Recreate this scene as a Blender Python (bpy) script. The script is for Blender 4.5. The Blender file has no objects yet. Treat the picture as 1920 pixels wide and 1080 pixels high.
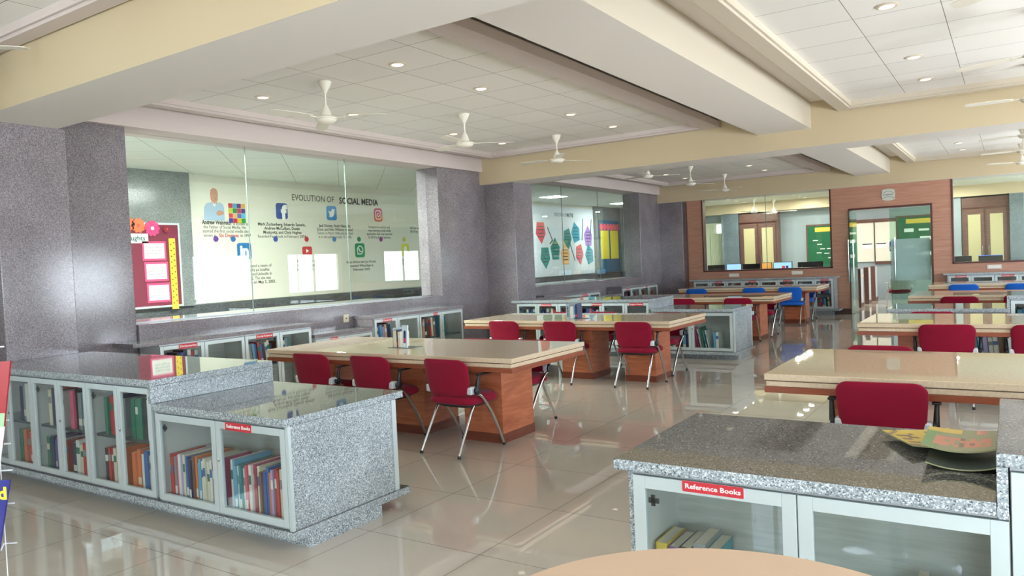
import bpy, math, random
from math import sin, cos, pi, radians
from mathutils import Vector, Matrix
random.seed(7)
sc = bpy.context.scene
COL = sc.collection

# ------------------------------------------------------------------ camera, world, exposure
def make_camera():
    yaw, pitch, roll = -0.58452, -0.032945, 0.044937
    f = Vector((sin(yaw)*cos(pitch), cos(yaw)*cos(pitch), sin(pitch)))
    r = Vector((cos(yaw), -sin(yaw), 0)); d = f.cross(r)
    c, s = cos(roll), sin(roll)
    r2 = c*r + s*d; d2 = -s*r + c*d
    m = Matrix((( r2.x, -d2.x, -f.x, 0), (r2.y, -d2.y, -f.y, 0), (r2.z, -d2.z, -f.z, 1.55), (0, 0, 0, 1)))
    cam = bpy.data.cameras.new('camera'); cam.sensor_width = 36; cam.lens = 1416.9/1920*36
    cam.clip_start = 0.05; cam.clip_end = 200
    o = bpy.data.objects.new('camera', cam); COL.objects.link(o); o.matrix_world = m
    sc.camera = o
make_camera()
w = bpy.data.worlds.new('daylight'); sc.world = w; w.use_nodes = True
nt = w.node_tree; nt.nodes.clear()
wo = nt.nodes.new('ShaderNodeOutputWorld'); bg = nt.nodes.new('ShaderNodeBackground')
tc = nt.nodes.new('ShaderNodeTexCoord'); sx = nt.nodes.new('ShaderNodeSeparateXYZ'); rp = nt.nodes.new('ShaderNodeValToRGB')
rp.color_ramp.elements[0].position = .44; rp.color_ramp.elements[0].color = (1.27, 1.32, 1.41, 1)
rp.color_ramp.elements[1].position = .56; rp.color_ramp.elements[1].color = (.82, .93, 1.1, 1)
mr = nt.nodes.new('ShaderNodeMapRange'); mr.inputs[1].default_value = -1
nt.links.new(tc.outputs['Generated'], sx.inputs[0]); nt.links.new(sx.outputs[2], mr.inputs[0])
nt.links.new(mr.outputs[0], rp.inputs[0]); nt.links.new(rp.outputs[0], bg.inputs[0])
bg.inputs[1].default_value = 17.0
nt.links.new(bg.outputs[0], wo.inputs[0])
sc.view_settings.view_transform = 'Standard'; sc.view_settings.look = 'None'
sc.view_settings.gamma = 1; sc.view_settings.use_curve_mapping = False
sc.view_settings.exposure = 0.27
cy = sc.cycles
cy.use_denoising = True; cy.max_bounces = 9; cy.diffuse_bounces = 5; cy.glossy_bounces = 5
cy.transparent_max_bounces = 24; cy.transmission_bounces = 4; cy.sample_clamp_indirect = 6
cy.caustics_reflective = False; cy.caustics_refractive = False; cy.blur_glossy = 0.0

def area_light(name, loc, rot, sx, sy, energy, color=(1, 1, 1), portal=False, shape='RECTANGLE', spread=pi):
    l = bpy.data.lights.new(name, 'AREA'); l.shape = shape; l.size = sx; l.size_y = sy
    l.energy = energy; l.color = color; l.cycles.is_portal = portal; l.spread = spread
    o = bpy.data.objects.new(name, l); COL.objects.link(o); o.location = loc; o.rotation_euler = rot
    return o
XR = 3.3      # inner face of the window wall on the right
YB = -5.2     # inner face of the window wall behind
PY = 8.05     # structural bay
WR = [(4.9+PY*k, 7.0+PY*k) for k in (-1, 0, 1)] + [(8.3+PY*k, 10.6+PY*k) for k in (-1, 0, 1)]
WZ = (0.85, 2.2)
WB = [(-3.25, -2.45), (.7, 3.1)]
for a, b in WR:
    area_light('window_daylight', (XR+.28, (a+b)/2, sum(WZ)/2), (0, radians(90), 0), WZ[1]-WZ[0], b-a, 1, portal=True)
for a, b in WB:
    area_light('window_daylight', ((a+b)/2, YB-.28, 1.7), (radians(90), 0, 0), b-a, 2.2, 1, portal=True)

# ------------------------------------------------------------------ materials
def lin(c):
    return tuple((x/255/12.92 if x/255 <= .04045 else ((x/255+.055)/1.055)**2.4) for x in c)
MATS = {}
def mat(name, rgb=(200, 200, 200), rough=.5, metal=0, spec=.5, coat=0, emit=0, linear=None):
    if name in MATS: return MATS[name]
    m = bpy.data.materials.new(name); m.use_nodes = True
    b = m.node_tree.nodes['Principled BSDF']
    c = linear or lin(rgb)
    b.inputs['Base Color'].default_value = (*c, 1)
    b.inputs['Roughness'].default_value = rough; b.inputs['Metallic'].default_value = metal
    b.inputs['Specular IOR Level'].default_value = spec; b.inputs['Coat Weight'].default_value = coat
    b.inputs['Coat Roughness'].default_value = .03
    if emit:
        b.inputs['Emission Color'].default_value = (*c, 1); b.inputs['Emission Strength'].default_value = emit
    m.diffuse_color = (*c, 1)
    MATS[name] = m
    return m
def N(m, t, **kw):
    n = m.node_tree.nodes.new(t)
    for k, v in kw.items():
        if k.startswith('i_'): n.inputs[k[2:].replace('_', ' ')].default_value = v
        else: setattr(n, k, v)
    return n
def L(m, a, b): m.node_tree.links.new(a, b)
def bsdf(m): return m.node_tree.nodes['Principled BSDF']
def coords(m, kind='Object', scale=(1, 1, 1), rot=(0, 0, 0)):
    t = N(m, 'ShaderNodeTexCoord'); mp = N(m, 'ShaderNodeMapping')
    mp.inputs['Scale'].default_value = scale; mp.inputs['Rotation'].default_value = rot
    L(m, t.outputs[kind], mp.inputs[0]); return mp.outputs[0]
def ramp(m, src, stops, interp='LINEAR'):
    r = N(m, 'ShaderNodeValToRGB'); r.color_ramp.interpolation = interp
    e = r.color_ramp.elements
    while len(e) < len(stops): e.new(.5)
    for i, (p, c) in enumerate(stops):
        e[i].position = p; e[i].color = (*c, 1)
    L(m, src, r.inputs[0]); return r.outputs[0]

def granite(name, dark, mid, light, rough, scale=300, spec=.5, coat=0):
    m = mat(name, mid, rough, spec=spec, coat=coat)
    v = coords(m)
    vo = N(m, 'ShaderNodeTexVoronoi'); vo.inputs['Scale'].default_value = scale
    L(m, v, vo.inputs['Vector'])
    bw = N(m, 'ShaderNodeSeparateColor'); L(m, vo.outputs['Color'], bw.inputs[0])
    c1 = ramp(m, bw.outputs[0], [(0, lin(dark)), (.3, lin(mid)), (.66, lin(mid)), (.9, lin(light))])
    no = N(m, 'ShaderNodeTexNoise'); no.inputs['Scale'].default_value = 3; no.inputs['Detail'].default_value = 5
    L(m, v, no.inputs['Vector'])
    c2 = ramp(m, no.outputs[0], [(.3, (.86, .86, .86)), (.7, (1.1, 1.1, 1.1))])
    mx = N(m, 'ShaderNodeMix', data_type='RGBA', blend_type='MULTIPLY'); mx.inputs[0].default_value = 1
    L(m, c1, mx.inputs[6]); L(m, c2, mx.inputs[7]); L(m, mx.outputs[2], bsdf(m).inputs['Base Color'])
    return m
G_ISL = granite('speckled_grey_granite', (70, 80, 84), (152, 162, 166), (210, 217, 220), .22, 210)
G_TOP = granite('polished_grey_granite', (44, 45, 45), (96, 95, 92), (146, 145, 142), .03, 230, spec=.75)
G_WALL = granite('mauve_grey_granite', (86, 81, 85), (130, 123, 128), (162, 155, 160), .14, 190)
G_DARK = granite('dark_grey_granite', (50, 52, 56), (84, 88, 92), (118, 120, 124), .1, 160)

def floor_material():
    m = mat('polished_floor_tile', (178, 166, 152), .012, spec=.95)
    v = coords(m)
    br = N(m, 'ShaderNodeTexBrick'); br.offset = 0; br.squash = 1
    for k, x in (('Scale', 1), ('Mortar Size', .0022), ('Mortar Smooth', .2), ('Brick Width', .8), ('Row Height', .8)): br.inputs[k].default_value = x
    br.inputs['Color1'].default_value = (*lin((200, 191, 179)), 1); br.inputs['Color2'].default_value = (*lin((195, 186, 174)), 1)
    br.inputs['Mortar'].default_value = (*lin((120, 108, 96)), 1)
    L(m, v, br.inputs['Vector'])
    no = N(m, 'ShaderNodeTexNoise'); no.inputs['Scale'].default_value = 1.3; no.inputs['Detail'].default_value = 4
    L(m, v, no.inputs['Vector'])
    c2 = ramp(m, no.outputs[0], [(.3, (.95, .95, .95)), (.7, (1.04, 1.03, 1.02))])
    mx = N(m, 'ShaderNodeMix', data_type='RGBA', blend_type='MULTIPLY'); mx.inputs[0].default_value = 1
    L(m, br.outputs[0], mx.inputs[6]); L(m, c2, mx.inputs[7]); L(m, mx.outputs[2], bsdf(m).inputs['Base Color'])
    return m
FLOOR = floor_material()

def tile_ceiling(name, ox, oy, size, rot=0, base=(240, 237, 232), line=(120, 114, 108)):
    m = mat(name, base, .75, spec=.25)
    t = N(m, 'ShaderNodeTexCoord'); mp = N(m, 'ShaderNodeMapping')
    mp.inputs['Location'].default_value = (-ox, -oy, 0); mp.inputs['Rotation'].default_value = (0, 0, rot)
    L(m, t.outputs['Object'], mp.inputs[0])
    br = N(m, 'ShaderNodeTexBrick'); br.offset = 0; br.squash = 1
    for k, x in (('Scale', 1), ('Mortar Size', .003), ('Mortar Smooth', .1), ('Brick Width', size), ('Row Height', size)): br.inputs[k].default_value = x
    b2 = tuple(max(0, c-5) for c in base)
    br.inputs['Color1'].default_value = (*lin(base), 1); br.inputs['Color2'].default_value = (*lin(b2), 1)
    br.inputs['Mortar'].default_value = (*lin(line), 1)
    L(m, mp.outputs[0], br.inputs['Vector']); L(m, br.outputs[0], bsdf(m).inputs['Base Color'])
    return m
TILE = tile_ceiling('white_ceiling_tile', -1.065, 6.31, .643)
TILE_C = tile_ceiling('corridor_ceiling_tile', 0, 0, .8, radians(44), (232, 242, 234), (96, 104, 98))

def wood(name, a, b, rough=.35, scale=(1, 1, 1), spec=.4):
    m = mat(name, a, rough, spec=spec)
    v = coords(m, scale=scale)
    no = N(m, 'ShaderNodeTexNoise'); no.inputs['Scale'].default_value = 4; no.inputs['Detail'].default_value = 6; no.inputs['Distortion'].default_value = .6
    L(m, v, no.inputs['Vector'])
    L(m, ramp(m, no.outputs[0], [(.32, lin(a)), (.68, lin(b))]), bsdf(m).inputs['Base Color'])
    return m
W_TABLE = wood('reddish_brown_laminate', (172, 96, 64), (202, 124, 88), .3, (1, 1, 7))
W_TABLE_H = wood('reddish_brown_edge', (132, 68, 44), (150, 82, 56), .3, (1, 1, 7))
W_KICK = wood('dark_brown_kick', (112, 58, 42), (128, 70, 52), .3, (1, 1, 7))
W_WALL = wood('walnut_wall_laminate', (172, 124, 102), (194, 146, 124), .35, (.5, .5, 9))
W_DARK = mat('dark_red_brown_trim', (84, 34, 28), .35)
W_CUB = wood('dark_cabinet_wood', (92, 66, 58), (112, 82, 72), .4, (1, 1, 8))
WHITE = mat('white_ceiling_paint', (236, 231, 224), .65, spec=.3)
CREAM = mat('cream_beam_paint', (204, 188, 156), .65, spec=.3)
PINKW = mat('white_fascia_paint', (210, 198, 194), .6, spec=.3)
WALLP = mat('cream_wall_paint', (220, 216, 204), .7, spec=.3)
STONE = mat('cream_stone_top', (222, 205, 178), .02, spec=.7)
def stone_tex(m):
    no = N(m, 'ShaderNodeTexNoise'); no.inputs['Scale'].default_value = 60; no.inputs['Detail'].default_value = 3
    L(m, coords(m), no.inputs['Vector'])
    L(m, ramp(m, no.outputs[0], [(.3, lin((206, 184, 154))), (.7, lin((220, 200, 172)))]), bsdf(m).inputs['Base Color'])
stone_tex(STONE)
ALU = mat('pale_aluminium_frame', (196, 208, 208), .38, metal=.25)
ALU_D = mat('grey_aluminium_rail', (160, 166, 170), .35, metal=.5)
LAM = mat('light_grey_laminate', (202, 206, 204), .45)
LAM_B = wood('grey_woodgrain_back', (176, 182, 178), (192, 196, 192), .45, (1, 1, 14))
SHELF = mat('dark_edge_shelf', (70, 78, 80), .3)
CHROME = mat('chrome_tube', (210, 212, 214), .14, metal=1)
SILVER = mat('silver_plastic', (218, 222, 226), .35, metal=.2)
BLACK = mat('black_plastic', (22, 23, 26), .4)
PAN = mat('dark_seat_shell', (38, 34, 38), .5)
def fabric(name, rgb):
    m = mat(name, rgb, .85, spec=.2)
    bsdf(m).inputs['Sheen Weight'].default_value = .08
    no = N(m, 'ShaderNodeTexNoise'); no.inputs['Scale'].default_value = 500
    L(m, coords(m), no.inputs['Vector'])
    bp = N(m, 'ShaderNodeBump'); bp.inputs['Strength'].default_value = .15; bp.inputs['Distance'].default_value = .001
    L(m, no.outputs[0], bp.inputs['Height']); L(m, bp.outputs[0], bsdf(m).inputs['Normal'])
    return m
RED = fabric('crimson_fabric', (136, 12, 44))
BLUE = fabric('blue_fabric', (28, 98, 196))
MESHW = fabric('white_mesh_fabric', (222, 226, 222))
FANM = mat('cream_white_enamel', (240, 235, 222), .35)
SIGNR = mat('red_label_plastic', (196, 44, 56), .4)
SIGNW = mat('white_lettering', (245, 243, 240), .5)
INK = mat('black_lettering', (34, 36, 36), .6)
PAPER = mat('white_paper', (236, 236, 230), .6)
CARD = mat('page_edges', (226, 218, 200), .8)

def glass(name, tint, gain=1.0, base=0.0, rough=0.0):
    m = bpy.data.materials.new(name); m.use_nodes = True; t = m.node_tree; t.nodes.clear()
    o = t.nodes.new('ShaderNodeOutputMaterial'); tr = t.nodes.new('ShaderNodeBsdfTransparent'); gl = t.nodes.new('ShaderNodeBsdfGlossy')
    tr.inputs[0].default_value = (*tint, 1); gl.inputs['Roughness'].default_value = rough; gl.inputs[0].default_value = (.95, .97, .95, 1)
    fr = t.nodes.new('ShaderNodeFresnel'); fr.inputs[0].default_value = 1.5
    mu = t.nodes.new('ShaderNodeMath'); mu.operation = 'MULTIPLY_ADD'; mu.inputs[1].default_value = gain; mu.inputs[2].default_value = base; mu.use_clamp = True
    ms = t.nodes.new('ShaderNodeMixShader')
    ge = t.nodes.new('ShaderNodeNewGeometry'); mi = t.nodes.new('ShaderNodeMath'); mi.operation = 'MULTIPLY_ADD'
    mi.inputs[1].default_value = 1/1.5-1.5; mi.inputs[2].default_value = 1.5      # same reflectance on both faces of the thin pane
    t.links.new(ge.outputs['Backfacing'], mi.inputs[0]); t.links.new(mi.outputs[0], fr.inputs[0])
    t.links.new(fr.outputs[0], mu.inputs[0]); t.links.new(mu.outputs[0], ms.inputs[0])
    t.links.new(tr.outputs[0], ms.inputs[1]); t.links.new(gl.outputs[0], ms.inputs[2]); t.links.new(ms.outputs[0], o.inputs[0])
    m.diffuse_color = (*tint, .3); MATS[name] = m
    return m
GLASS = glass('clear_wall_glass', (.93, .97, .94), .8)
GLASS_W = glass('window_glass', (.97, .985, .98), 1.0)
GLASS_C = glass('cabinet_door_glass', (.95, .975, .965), .8)
GLASS_D = glass('green_glass_edge', (.72, .86, .8), 1.2)
def frosted():
    m = bpy.data.materials.new('frosted_glass_film'); m.use_nodes = True; t = m.node_tree; t.nodes.clear()
    o = t.nodes.new('ShaderNodeOutputMaterial'); tr = t.nodes.new('ShaderNodeBsdfTransparent')
    b = t.nodes.new('ShaderNodeBsdfPrincipled'); b.inputs['Base Color'].default_value = (*lin((176, 208, 204)), 1); b.inputs['Roughness'].default_value = .3
    ms = t.nodes.new('ShaderNodeMixShader'); ms.inputs[0].default_value = .62
    t.links.new(tr.outputs[0], ms.inputs[1]); t.links.new(b.outputs[0], ms.inputs[2]); t.links.new(ms.outputs[0], o.inputs[0])
    return m
FROST = frosted()
def lamp(name, rgb, s): return mat(name, rgb, .5, emit=s)
LAMP = lamp('lit_downlight_lens', (255, 238, 214), 1.3)
PANEL_L = lamp('lit_ceiling_panel', (236, 244, 255), 9)
SCREEN = lamp('lit_monitor_screen', (150, 190, 235), 1.2)

# ------------------------------------------------------------------ mesh builder
class MB:
    def __init__(s): s.v = []; s.f = []; s.m = []
    def add(s, vs, fs, mi=0, M=None):
        b = len(s.v)
        s.v += [tuple(M @ Vector(p)) if M else tuple(p) for p in vs]
        s.f += [tuple(b+i for i in f) for f in fs]; s.m += [mi]*len(fs)
        return s
    def box(s, x0, x1, y0, y1, z0, z1, mi=0, M=None, fm=None):
        vs = [(x0,y0,z0),(x1,y0,z0),(x1,y1,z0),(x0,y1,z0),(x0,y0,z1),(x1,y0,z1),(x1,y1,z1),(x0,y1,z1)]
        fs = [(0,3,2,1),(4,5,6,7),(0,1,5,4),(1,2,6,5),(2,3,7,6),(3,0,4,7)]   # bottom top -y +x +y -x
        s.add(vs, fs, mi, M)
        if fm:
            for k, v in fm.items(): s.m[-6+k] = v
        return s
    def tube(s, pts, r, n=10, mi=0, M=None, caps=True):
        pts = [Vector(p) for p in pts]; rs = r if isinstance(r, (list, tuple)) else [r]*len(pts)
        vs, fs = [], []
        up = Vector((0, 0, 1)) if abs((pts[1]-pts[0]).normalized().z) < .9 else Vector((1, 0, 0))
        prev = None
        for i, p in enumerate(pts):
            t = (pts[min(i+1, len(pts)-1)] - pts[max(i-1, 0)]).normalized()
            a = (up - up.dot(t)*t).normalized() if prev is None else (prev - prev.dot(t)*t).normalized()
            prev = a; b = t.cross(a)
            for k in range(n):
                w_ = 2*pi*k/n; vs.append(p + rs[i]*(cos(w_)*a + sin(w_)*b))
        for i in range(len(pts)-1):
            for k in range(n):
                k2 = (k+1) % n
                fs.append((i*n+k, i*n+k2, (i+1)*n+k2, (i+1)*n+k))
        if caps:
            fs.append(tuple(range(n-1, -1, -1))); fs.append(tuple((len(pts)-1)*n+k for k in range(n)))
        return s.add(vs, fs, mi, M)
    def lathe(s, prof, n=24, mi=0, M=None):
        vs, fs = [], []
        for r, z in prof:
            for k in range(n): vs.append((r*cos(2*pi*k/n), r*sin(2*pi*k/n), z))
        for i in range(len(prof)-1):
            for k in range(n):
                k2 = (k+1) % n; fs.append((i*n+k, i*n+k2, (i+1)*n+k2, (i+1)*n+k))
        fs.append(tuple(range(n-1, -1, -1))); fs.append(tuple((len(prof)-1)*n+k for k in range(n)))
        return s.add(vs, fs, mi, M)
    def prism(s, poly, z0, z1, mi=0, M=None):     # polygon in xy extruded along z
        n = len(poly)
        vs = [(x, y, z0) for x, y in poly] + [(x, y, z1) for x, y in poly]
        fs = [tuple(range(n-1, -1, -1)), tuple(range(n, 2*n))] + [(i, (i+1) % n, n+(i+1) % n, n+i) for i in range(n)]
        return s.add(vs, fs, mi, M)
    def pillow(s, outline, ring, deform, mi=0, M=None):  # rings: (scale, depth); closed soft slab
        n = len(outline); vs, fs = [], []
        vs.append(deform(0, 0, ring[0][1]))
        for sc_, d in ring:
            for x, y in outline: vs.append(deform(x*sc_, y*sc_, d))
        vs.append(deform(0, 0, ring[-1][1]))
        for k in range(n): fs.append((0, 1+(k+1) % n, 1+k))
        for i in range(len(ring)-1):
            for k in range(n):
                k2 = (k+1) % n; a = 1+i*n
                fs.append((a+k, a+k2, a+n+k2, a+n+k))
        a = 1+(len(ring)-1)*n
        for k in range(n): fs.append((len(vs)-1, a+k, a+(k+1) % n))
        return s.add(vs, fs, mi, M)
    def text(s, body, size, M, mi=0, depth=.002, width=None, align='CENTER', bold=0.0):
        vs, fs = text_geo(body, align, bold)
        if width is not None:
            xs = [p[0] for p in vs]; wd = max(xs)-min(xs)
            kx = width/wd
        else: kx = size
        S = Matrix.Diagonal((kx, size, depth/.01, 1))
        return s.add(vs, fs, mi, M @ S)
    def build(s, name, mats, parent=None, loc=(0, 0, 0), rot=(0, 0, 0), smooth=0, bevel=0):
        me = bpy.data.meshes.new(name); me.from_pydata([tuple(p) for p in s.v], [], s.f)
        if not isinstance(mats, (list, tuple)): mats = [mats]
        for m_ in mats: me.materials.append(m_)
        me.polygons.foreach_set('material_index', s.m); me.update()
        if smooth:
            me.shade_smooth(); me.set_sharp_from_angle(angle=radians(smooth))
        o = bpy.data.objects.new(name, me); COL.objects.link(o)
        o.location = loc; o.rotation_euler = rot
        if parent: o.parent = parent
        if bevel:
            b = o.modifiers.new('bevel', 'BEVEL'); b.width = bevel; b.segments = 2; b.limit_method = 'ANGLE'; b.angle_limit = radians(40)
        return o
_TG = {}
def text_geo(body, align, bold=0.0):
    key = (body, align, bold)
    if key in _TG: return _TG[key]
    cu = bpy.data.curves.new('lettering', 'FONT'); cu.body = body; cu.size = 1; cu.extrude = .005
    cu.align_x = align; cu.align_y = 'CENTER'; cu.resolution_u = 2; cu.offset = bold; cu.space_line = .95
    o = bpy.data.objects.new('lettering', cu); COL.objects.link(o)
    dg = bpy.context.evaluated_depsgraph_get(); dg.update()
    me = bpy.data.meshes.new_from_object(o.evaluated_get(dg))
    r = ([tuple(v.co) for v in me.vertices], [tuple(p.vertices) for p in me.polygons])
    bpy.data.objects.remove(o); bpy.data.curves.remove(cu); bpy.data.meshes.remove(me)
    _TG[key] = r
    return r
def T(x=0, y=0, z=0): return Matrix.Translation((x, y, z))
def RZ(a): return Matrix.Rotation(a, 4, 'Z')
def RX(a): return Matrix.Rotation(a, 4, 'X')
def RY(a): return Matrix.Rotation(a, 4, 'Y')
MX = RZ(pi/2) @ RX(pi/2)      # drawing plane facing +X: u -> +Y, v -> +Z
MY = RX(pi/2)                  # drawing plane facing -Y: u -> +X, v -> +Z
def rrect(w, h, r, n=5):
    pts = []
    for cx, cy_, a0 in ((w/2-r, h/2-r, 0), (-w/2+r, h/2-r, pi/2), (-w/2+r, -h/2+r, pi), (w/2-r, -h/2+r, 3*pi/2)):
        for k in range(n+1):
            a = a0 + pi/2*k/n; pts.append((cx+r*cos(a), cy_+r*sin(a)))
    return pts
def disc(r, n=20, cx=0, cy_=0): return [(cx+r*cos(2*pi*k/n), cy_+r*sin(2*pi*k/n)) for k in range(n)]

def tag(o, label=None, cat=None, group=None, kind=None):
    if label: o['label'] = label
    if cat: o['category'] = cat
    if group: o['group'] = group
    if kind: o['kind'] = kind
    return o
def thing(name, label, cat, loc=(0, 0, 0), rotz=0, group=None):
    o = bpy.data.objects.new(name, None); o.empty_display_size = .1; COL.objects.link(o)
    o.location = loc; o.rotation_euler = (0, 0, rotz)
    return tag(o, label, cat, group)
def struct(name, mb, mats, **k):
    return tag(mb.build(name, mats, **k), kind='structure')
def dup(o, parent=None, **kw):
    c = o.copy(); COL.objects.link(c)
    if parent: c.parent = parent
    for ch in list(o.children): dup(ch, c)
    return c
def dup_thing(root, loc, rotz, label, group=None, swap=None):
    r = dup(root); r.location = loc; r.rotation_euler = (0, 0, rotz); r['label'] = label
    if group: r['group'] = group
    return r

# ------------------------------------------------------------------ the room shell
def shell():
    struct('floor', MB().box(-12.2, XR+.4, YB-.4, 31, -.2, 0), FLOOR)
    struct('ceiling', MB().box(-8.05, XR+.3, YB-.3, 19.05, 3.55, 3.7), WHITE)
    # right wall with window openings
    def pierced(name, axis, c0, c1, spans, z0, z1, lo, hi, m_):
        mb = MB(); sp = sorted(spans); cuts = [lo] + [x for s_ in sp for x in s_] + [hi]
        def bx(a, b, za, zb):
            if axis == 'x': mb.box(c0, c1, a, b, za, zb)
            else: mb.box(a, b, c0, c1, za, zb)
        for i in range(0, len(cuts), 2): bx(cuts[i], cuts[i+1], 0, 3.6)
        for a, b in sp: bx(a, b, 0, z0); bx(a, b, z1, 3.6)
        return struct(name, mb, m_)
    pierced('wall_right', 'x', XR, XR+.25, WR, *WZ, YB, 19.05, WALLP)
    pierced('wall_back', 'y', YB-.25, YB, WB, .6, 2.8, -8.05, XR+.25, WALLP)
    n = 1
    for a, b in WR:
        fr = MB(); x0, x1 = XR+.08, XR+.14
        for y0, y1 in ((a, a+.06), (b-.06, b), ((a+b)/2-.035, (a+b)/2+.035), (a+.45, a+.48)): fr.box(x0, x1, y0, y1, *WZ)
        for z in (WZ[0], WZ[1]-.06): fr.box(x0, x1, a, b, z, z+.06)
        f = struct('window_%d' % n, fr, mat('cream_window_frame', (222, 214, 196), .5))
        MB().box(XR+.105, XR+.111, a+.05, b-.05, WZ[0]+.05, WZ[1]-.05).build('window_pane', GLASS_W, f)
        n += 1
    for a, b in WB:
        fr = MB(); y0, y1 = YB-.16, YB-.1
        for x0, x1 in ((a, a+.06), (b-.06, b), ((a+b)/2-.03, (a+b)/2+.03)): fr.box(x0, x1, y0, y1, .6, 2.8)
        for z in (.6, 2.74): fr.box(a, b, y0, y1, z, z+.06)
        f = struct('window_%d' % n, fr, mat('cream_window_frame'))
        MB().box(a+.05, b-.05, YB-.133, YB-.127, .65, 2.75).build('window_pane', GLASS_W, f)
        n += 1
    # cross beams: white soffit, cream faces
    k = 1
    for i in (-1, 0, 1, 2):
        y0 = 2.85+PY*i; y1 = y0+.67
        struct('trim_%d' % k, MB().box(-8.3, XR+.1, y0, y1, 2.95, 3.56, fm={2: 1, 4: 1}), [WHITE, CREAM]); k += 1
    for i in (-1, 0, 1):
        y0 = 3.52+PY*i; y1 = 2.85+PY*(i+1)
        struct('trim_%d' % k, MB().box(-2.94, -2.23, y0, y1, 3.19, 3.56, fm={3: 1}), [WHITE, mat('pale_cream_paint', (208, 198, 180), .65, spec=.3)]); k += 1
        struct('trim_%d' % k, MB().box(-8.25, -7.73, y0, y1, 3.17, 3.56), PINKW); k += 1
        # floating coffer frames with a small lip
        for xa, xb, la, lb in ((-7.56, -3.47, .14, .26), (-1.88, XR-.25, .16, .2)):
            mb = MB(); ya, yb = y0+.02, y1-.02
            mb.box(xa, xa+la, ya, yb, 3.37, 3.46); mb.box(xb-lb, xb, ya, yb, 3.37, 3.46)
            mb.box(xa+la, xb-lb, ya, ya+.13, 3.37, 3.46); mb.box(xa+la, xb-lb, yb-.13, yb, 3.37, 3.46)
            mb.box(xa+la, xa+la+.025, ya, yb, 3.395, 3.46); mb.box(xb-lb-.025, xb-lb, ya, yb, 3.395, 3.46)
            mb.box(xa+la, xb-lb, yb-.155, yb-.13, 3.395, 3.46)
            mb.box(xa+.06, xb-.06, ya+.06, yb-.02, 3.47, 3.5)
            struct('trim_%d' % k, mb, PINKW if xa < -5 else mat('pale_cream_paint'), bevel=.004); k += 1
            struct('ceiling', MB().box(xa+la-.005, xb-lb+.005, ya+.125, yb-.125, 3.455, 3.47), TILE)
    # left side: granite columns, piers and sill walls
    for i in (-1, 0, 1, 2):
        o = PY*i; nm = 'wall_left'
        struct(nm, MB().box(-8.3, -7.18, 2.98+o, 3.58+o, 0, 2.95), G_WALL, bevel=.006)
        if i == 2: continue
        struct(nm, MB().box(-8.25, -7.8, 3.58+o, 4.5+o, 0, 3.17), G_WALL, bevel=.006)
        struct(nm, MB().box(-8.25, -7.8, 9.72+o, 2.98+PY+o, 0, 3.17), G_WALL, bevel=.006)
        struct(nm, MB().box(-8.12, -7.76, 4.5+o, 9.71+o, 0, 1.07), G_WALL, bevel=.004)
        cuts = [4.5, 6.19, 7.9, 9.72]
        g = struct('window_%d' % n, MB().box(-8.066, -8.03, 4.5+o, 9.72+o, 1.07, 1.082), ALU_D); n += 1
        for j in range(3):
            MB().box(-8.056, -8.044, cuts[j]+o+.004, cuts[j+1]+o-.004, 1.08, 3.17).build('glass_pane', GLASS, g)
        for y in cuts[1:3]:
            MB().box(-8.057, -8.043, y-.003+o, y+.003+o, 1.08, 3.17).build('glass_joint', mat('pale_silicone_joint', (132, 146, 140), .7), g)
    # corridor behind the glass
    struct('ceiling', MB().box(-12, -8.25, YB-.3, 31, 3.3, 3.45), TILE_C)
    struct('wall_corridor', MB().box(-12, -11.55, 1.3, 31, 1.08, 3.3).box(-12, -11.55, YB-.3, -3.4, 1.08, 3.3).box(-12, -11.55, -3.4, 1.3, 2.7, 3.3), WALLP)
    fr = MB()
    for y in (-3.4, -2.2, -1.0, .1, 1.24): fr.box(-11.7, -11.62, y, y+.06, 1.08, 2.7)
    f = struct('window_%d' % n, fr, mat('cream_window_frame')); n += 1
    MB().box(-11.665, -11.66, -3.35, 1.25, 1.1, 2.7).build('window_pane', GLASS_W, f)
    area_light('window_daylight', (-11.9, -1.05, 1.9), (0, radians(-90), 0), 1.6, 4.6, 1, portal=True)
    struct('wall_corridor', MB().box(-12, -11.5, YB-.3, 31, 0, 1.08), G_DARK)
    for y0, y1 in ((4.4, 7.66), (14.9, 16.3), (22.5, 24.6)):
        struct('wall_corridor', MB().box(-11.56, -11.44, y0, y1, 1.08, 3.3), granite('grey_green_granite', (92, 98, 98), (124, 130, 130), (150, 156, 156), .18, 120) if 'grey_green_granite' not in MATS else MATS['grey_green_granite'])
    for i in (0, 1):
        struct('trim_%d' % k, MB().box(-9.5, -8.13, 4.5+PY*i, 9.71+PY*i, .85, 1.04), G_DARK); k += 1
    struct('wall_corridor_near', MB().box(-12.1, -8.0, YB-.4, YB-.3, 0, 3.45), WALLP)
    struct('wall_corridor_end', MB().box(-12.1, -8.6, 25.0, 25.2, 0, 3.45), MATS['grey_green_granite'])
    for (x, y) in ((-10.3, 1.5), (-9.3, 3.3), (-10.3, 17.8), (-10.3, 22.1)):  # near pair is out of view, added to brighten the corridor
        p = thing('ceiling_light_panel', 'square lit panel in the corridor ceiling behind the glass, near pair unseen and added', 'ceiling light', (x, y, 3.3), group='lit ceiling panels of the corridor')
        MB().box(-.3, .3, -.3, .3, -.012, 0).build('frame', WHITE, p)
        MB().box(-.28, .28, -.28, .28, -.018, -.012).build('diffuser', PANEL_L, p)
        area_light('panel_light', (x, y, 3.27), (0, 0, 0), .56, .56, 110 if y < 10 else 60, (.95, .98, 1))
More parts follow.
